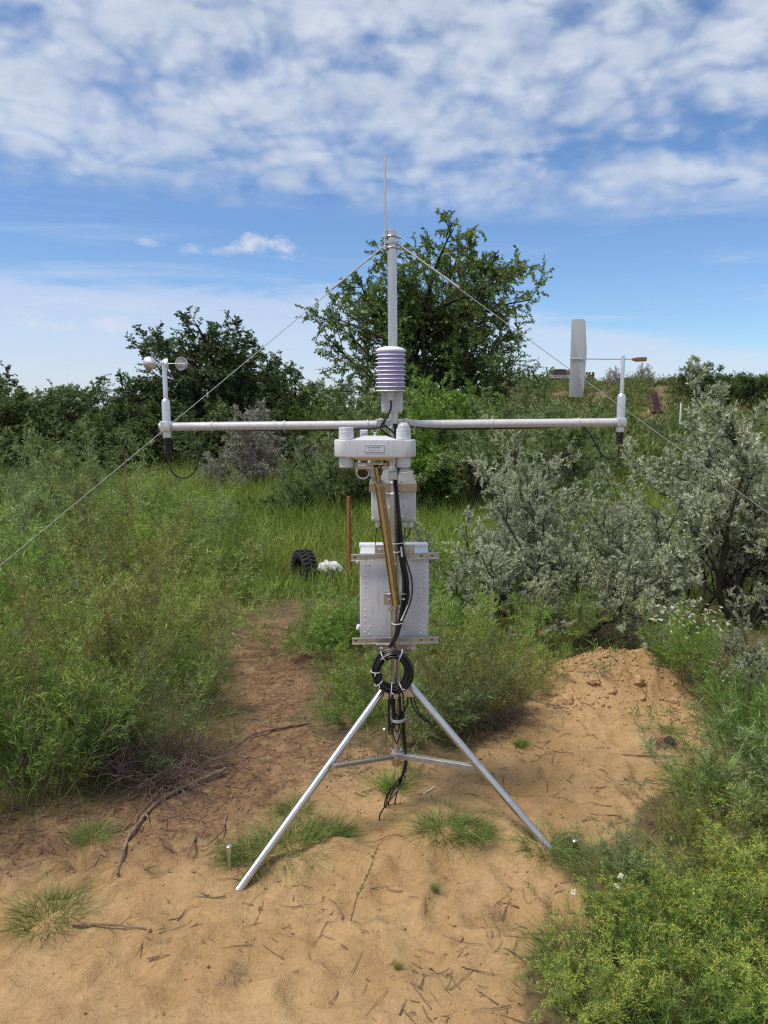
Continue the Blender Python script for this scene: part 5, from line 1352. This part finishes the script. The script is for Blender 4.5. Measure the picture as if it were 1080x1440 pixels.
stick([(318, 1089, .012), (270, 1108, .006), (232, 1126, .004), (205, 1150, .004), (180, 1185, .0), (165, 1232, -.004)], .0105, 'long thick pale branch lying on the sand left of the tripod', 'wood', side=[(.35, -.6, -.5, .16), (.6, .4, -.8, .10)])
stick([(328, 1078, .006), (280, 1088, .008), (240, 1105, .012), (205, 1142, .010), (172, 1170, .0)], .0062, 'thinner dark branch alongside the long thick branch')
stick([(276, 1178, .0), (268, 1196, .006), (258, 1224, .0)], .005, 'short dark stick right of the long thick branch')
stick([(318, 1150, .0), (312, 1175, .012), (290, 1192, .004), (276, 1190, .0)], .0042, 'thin hooked stick left of the left tripod leg')
stick([(430, 1020, .0), (395, 1028, .008), (355, 1038, .010), (330, 1052, .0)], .0065, 'brown stick lying across the sandy path')
stick([(200, 1224, .0), (222, 1222, .004), (234, 1238, .0)], .003, 'thin pale twig beyond the lower end of the long branch', 'wood')
stick([(100, 1302, .0), (150, 1306, .006), (205, 1308, .0)], .0045, 'dark twig right of the lone grass tuft', side=[(.5, .5, -.6, .10), (.7, .6, .5, .08)])
stick([(206, 1352, .0), (230, 1347, .003), (247, 1346, .0)], .0028, 'pale straw-coloured splinter on the front sand', 'wood')
stick([(212, 1310, .0), (202, 1328, .004), (192, 1345, .0)], .0032, 'short stick near the pale splinter on the front sand')
stick([(868, 1064, .0), (905, 1067, .006), (958, 1066, .0)], .006, 'dark stick lying flat beside the spray of twigs on the right sand')
stick([(877, 1096, .0), (890, 1101, .004), (903, 1106, .0)], .0045, 'short brown stick on the right sand')
stick([(858, 1108, .0), (872, 1106, .003), (884, 1104, .0)], .003, 'thin stick left of the short brown stick on the right sand')
stick([(838, 1148, .0), (868, 1152, .008), (895, 1160, .0)], .003, 'thin grass-like stick at the right of the sand')
stick([(470, 1180, .0), (520, 1188, .004), (560, 1178, .006), (596, 1206, .0)], .0022, 'long thin curved stem on the sand in front of the mast')
stick([(735, 960, .0), (745, 985, .006), (800, 998, .0)], .004, 'dry stick on the lower side of the sand heap')
# upright sapling in the front sand
sg = ground_at(489, 1302); b = Acc(); rng = np.random.default_rng(3)
tip = at(530, 1192, sg.y-.01); C = np.array([[list(sg-VZ*.03), list(sg.lerp(tip, .33)+VX*-.004), list(sg.lerp(tip, .66)+VX*.004), list(tip)]])-np.array(sg)
st = Acc(); tubes(st, C, .0026, .0010, 5); fo = Acc(); P, D, _, t, _ = sprout(rng, C, 46, .35, 1., 45, .1, 0, .2); leaves(fo, rng, P, D, rng.uniform(.008, .018, len(P)), .28, tn(rng, len(P), .5))
Sp = empty('sapling', sg, 0, 'thin young stem sprouting upright from the sand in front of the mast', 'sapling'); st.obj('stem', M['wood'], Sp); fo.obj('leaves', L['olive'], Sp)
# pegs beside the feet
for px, py, hgt_, lab in ((323, 1222, .075, 'short grey metal peg beside the left tripod foot'), (808, 1197, .030, 'short grey metal peg right of the right tripod foot'), (541, 1050, .075, 'short grey metal peg beside the rear tripod leg')):
    p = ground_at(px, py); b = B(); b.tube([p-VZ*.05, p+VZ*hgt_*.4+VX*.001, p+VZ*hgt_], .008, 12); b.lathe([(.008, -.002), (.011, 0), (.011, .010), (.008, .013), (0, .013)], p+VZ*(hgt_-.004), seg=8)
    tag(b.build('ground_peg', M['steel']), lab, 'peg', 'ground pegs')
# lumps on the heap
def lump(c, s_, seed, m_, name, lab=None, cat=None, group=None):
    bm = bmesh.new(); bmesh.ops.create_icosphere(bm, subdivisions=4, radius=1.0); V_ = np.array([v_.co for v_ in bm.verts])
    f = 1+.5*fbm(V_[:, 0]*1.3+V_[:, 2]*.7, V_[:, 1]-V_[:, 2]*.6, 1.5, 4, seed)+.28*fbm(V_[:, 0]-V_[:, 2]*.8, V_[:, 1]*1.1+V_[:, 2], 4.5, 2, seed+3)
    for v_, k in zip(bm.verts, f): v_.co = Vector((v_.co.x*s_[0]*k, v_.co.y*s_[1]*k, v_.co.z*s_[2]*k))
    me = bpy.data.meshes.new(name); bm.to_mesh(me); bm.free(); me.polygons.foreach_set('use_smooth', np.ones(len(me.polygons), bool)); me.materials.append(m_)
    o = bpy.data.objects.new(name, me); COL.objects.link(o); o.location = c; tag(o, lab, cat, group); return o
for i, (px, py, r, lab) in enumerate(((834, 958, .030, 'rough sand lump at the left end of the heap crest'), (896, 960, .032, 'rough sand lump at the right end of the heap crest'), (797, 988, .032, 'dark shaded sand lump on the left flank of the heap'), (903, 984, .018, 'small sand lump below the right end of the heap crest'), (948, 988, .020, 'small sand lump at the right foot of the heap'), (862, 975, .017, 'small sand lump in the middle of the heap'))):
    o = lump(ground_at(px, py)+VZ*r*.05, (r*1.15, r*.95, r*.8), 60+i, M['clod'], 'sand_lump', lab, 'lump', 'lumps of sand on the heap'); o.rotation_euler = (i, .7*i, 2.1*i)
lump(ground_at(941, 1047)+VZ*.014, (.024, .022, .021), 81, M['stone'], 'stone', 'round dark green stone at the edge of the right sand', 'stone')
for i, (px, py, r, lab) in enumerate(((345, 1066, .012, 'pale flat chip on the path edge above the long branch'), (318, 942, .016, 'white scrap lying at the path edge by the left thicket'))):
    lump(ground_at(px, py)+VZ*.006, (r*1.4, r*.8, r*.3), 90+i, M['wood'], 'scrap', lab, 'scrap')
p = ground_at(610, 1112); b = B(); b.tube([ground_at(595, 1118)+VZ*.004, ground_at(611, 1110)+VZ*.010], .0028, 6); tag(b.build('white_strip', M['film']), 'thin white strip lying on the sand right of the mast foot', 'strip')
# dark clump of roots on the front sand
rt_ = kind_brush(44, 60, .5, .3); plant('root_clump', rt_, ground_at(700, 1293), .09, 0, 'little dark clump of roots on the front sand, right of the middle', 'roots')
rt2 = kind_brush(45, 60, .5, .3); plant('root_clump', rt2, ground_at(325, 1378), .10, 1, 'little dark clump of roots near the bottom edge of the sand', 'roots')

# crumbs and litter of the sand, uncountable
rng = np.random.default_rng(17); n = 11000
x = rng.uniform(-1.9, 2.0, n); y = rng.uniform(1.55, 4.9, n); pdv = poly_dist(x, y); k = pdv > -.05
wgt = .25+.75*sstep(fbm(x, y, 2.2, 3, 71), -.05, .3)
k &= rng.uniform(0, 1, n) < wgt; x, y = x[k], y[k]; n = len(x); z = height(x, y)+dents(x, y)
ac = Acc(); ico = np.array([[1, 0, 0], [0, 1, 0], [-1, 0, 0], [0, -1, 0], [0, 0, 1], [0, 0, -1]], float)
hx = HEAP[0]+rng.normal(0, .26, 2600); hy = HEAP[1]+rng.normal(.02, .2, 2600); x = np.concatenate([x, hx]); y = np.concatenate([y, hy]); z = np.concatenate([z, height(hx, hy)+dents(hx, hy)]); n = len(x)
r = .0016+.0048*rng.uniform(0, 1, n)**4; r[-2600:] *= rng.uniform(1, 2.2, 2600)
V_ = np.stack([x, y, z+r*.4], 1)[:, None]+ico[None]*(r[:, None]*1)[..., None]*rng.uniform(.6, 1.3, (n, 6))[..., None]
t_ = np.array([[0, 1, 4], [1, 2, 4], [2, 3, 4], [3, 0, 4], [1, 0, 5], [2, 1, 5], [3, 2, 5], [0, 3, 5]])[None]+(np.arange(n)*6)[:, None, None]
ac.add(V_.reshape(-1, 3), t=t_.reshape(-1, 3)); o = ac.obj('sand_crumbs', M['clod']); o['kind'] = 'stuff'
n = 15000; x = rng.uniform(-2.2, 2.0, n); y = rng.uniform(1.6, 6.2, n); pdv = poly_dist(x, y)
pr = np.clip(1-sstep(pdv, .0, .5), 0, 1)*.8+.55*sstep(-x+.15*(y-2.4), .1, .7)*sstep(y, 2.2, 2.7)+.30*sstep(fbm(x, y, 1.9, 3, 73), .02, .35)
k = (pdv > -.15) & (rng.uniform(0, 1, n) < pr*np.where(x < .2, 1., .55)); x, y = x[k], y[k]; n = len(x); z = height(x, y)+dents(x, y)
a = rng.uniform(0, 6.28, n); P = np.stack([x, y, z+.004], 1); D = np.stack([np.cos(a), np.sin(a), rng.normal(0, .08, n)], 1)
C = grow(rng, P, D, .015+.11*rng.uniform(0, 1, n)**2.2, 4, .35, 0.)
C[:, :, 2] = (height(C[:, :, 0].ravel(), C[:, :, 1].ravel())+dents(C[:, :, 0].ravel(), C[:, :, 1].ravel())).reshape(n, 4)+.003+np.abs(rng.normal(0, .003, (n, 4)))
ac = Acc(); tubes(ac, C, rng.uniform(.0008, .0024, n), .0007, 4); o = ac.obj('twig_litter', M['twig']); o['kind'] = 'stuff'
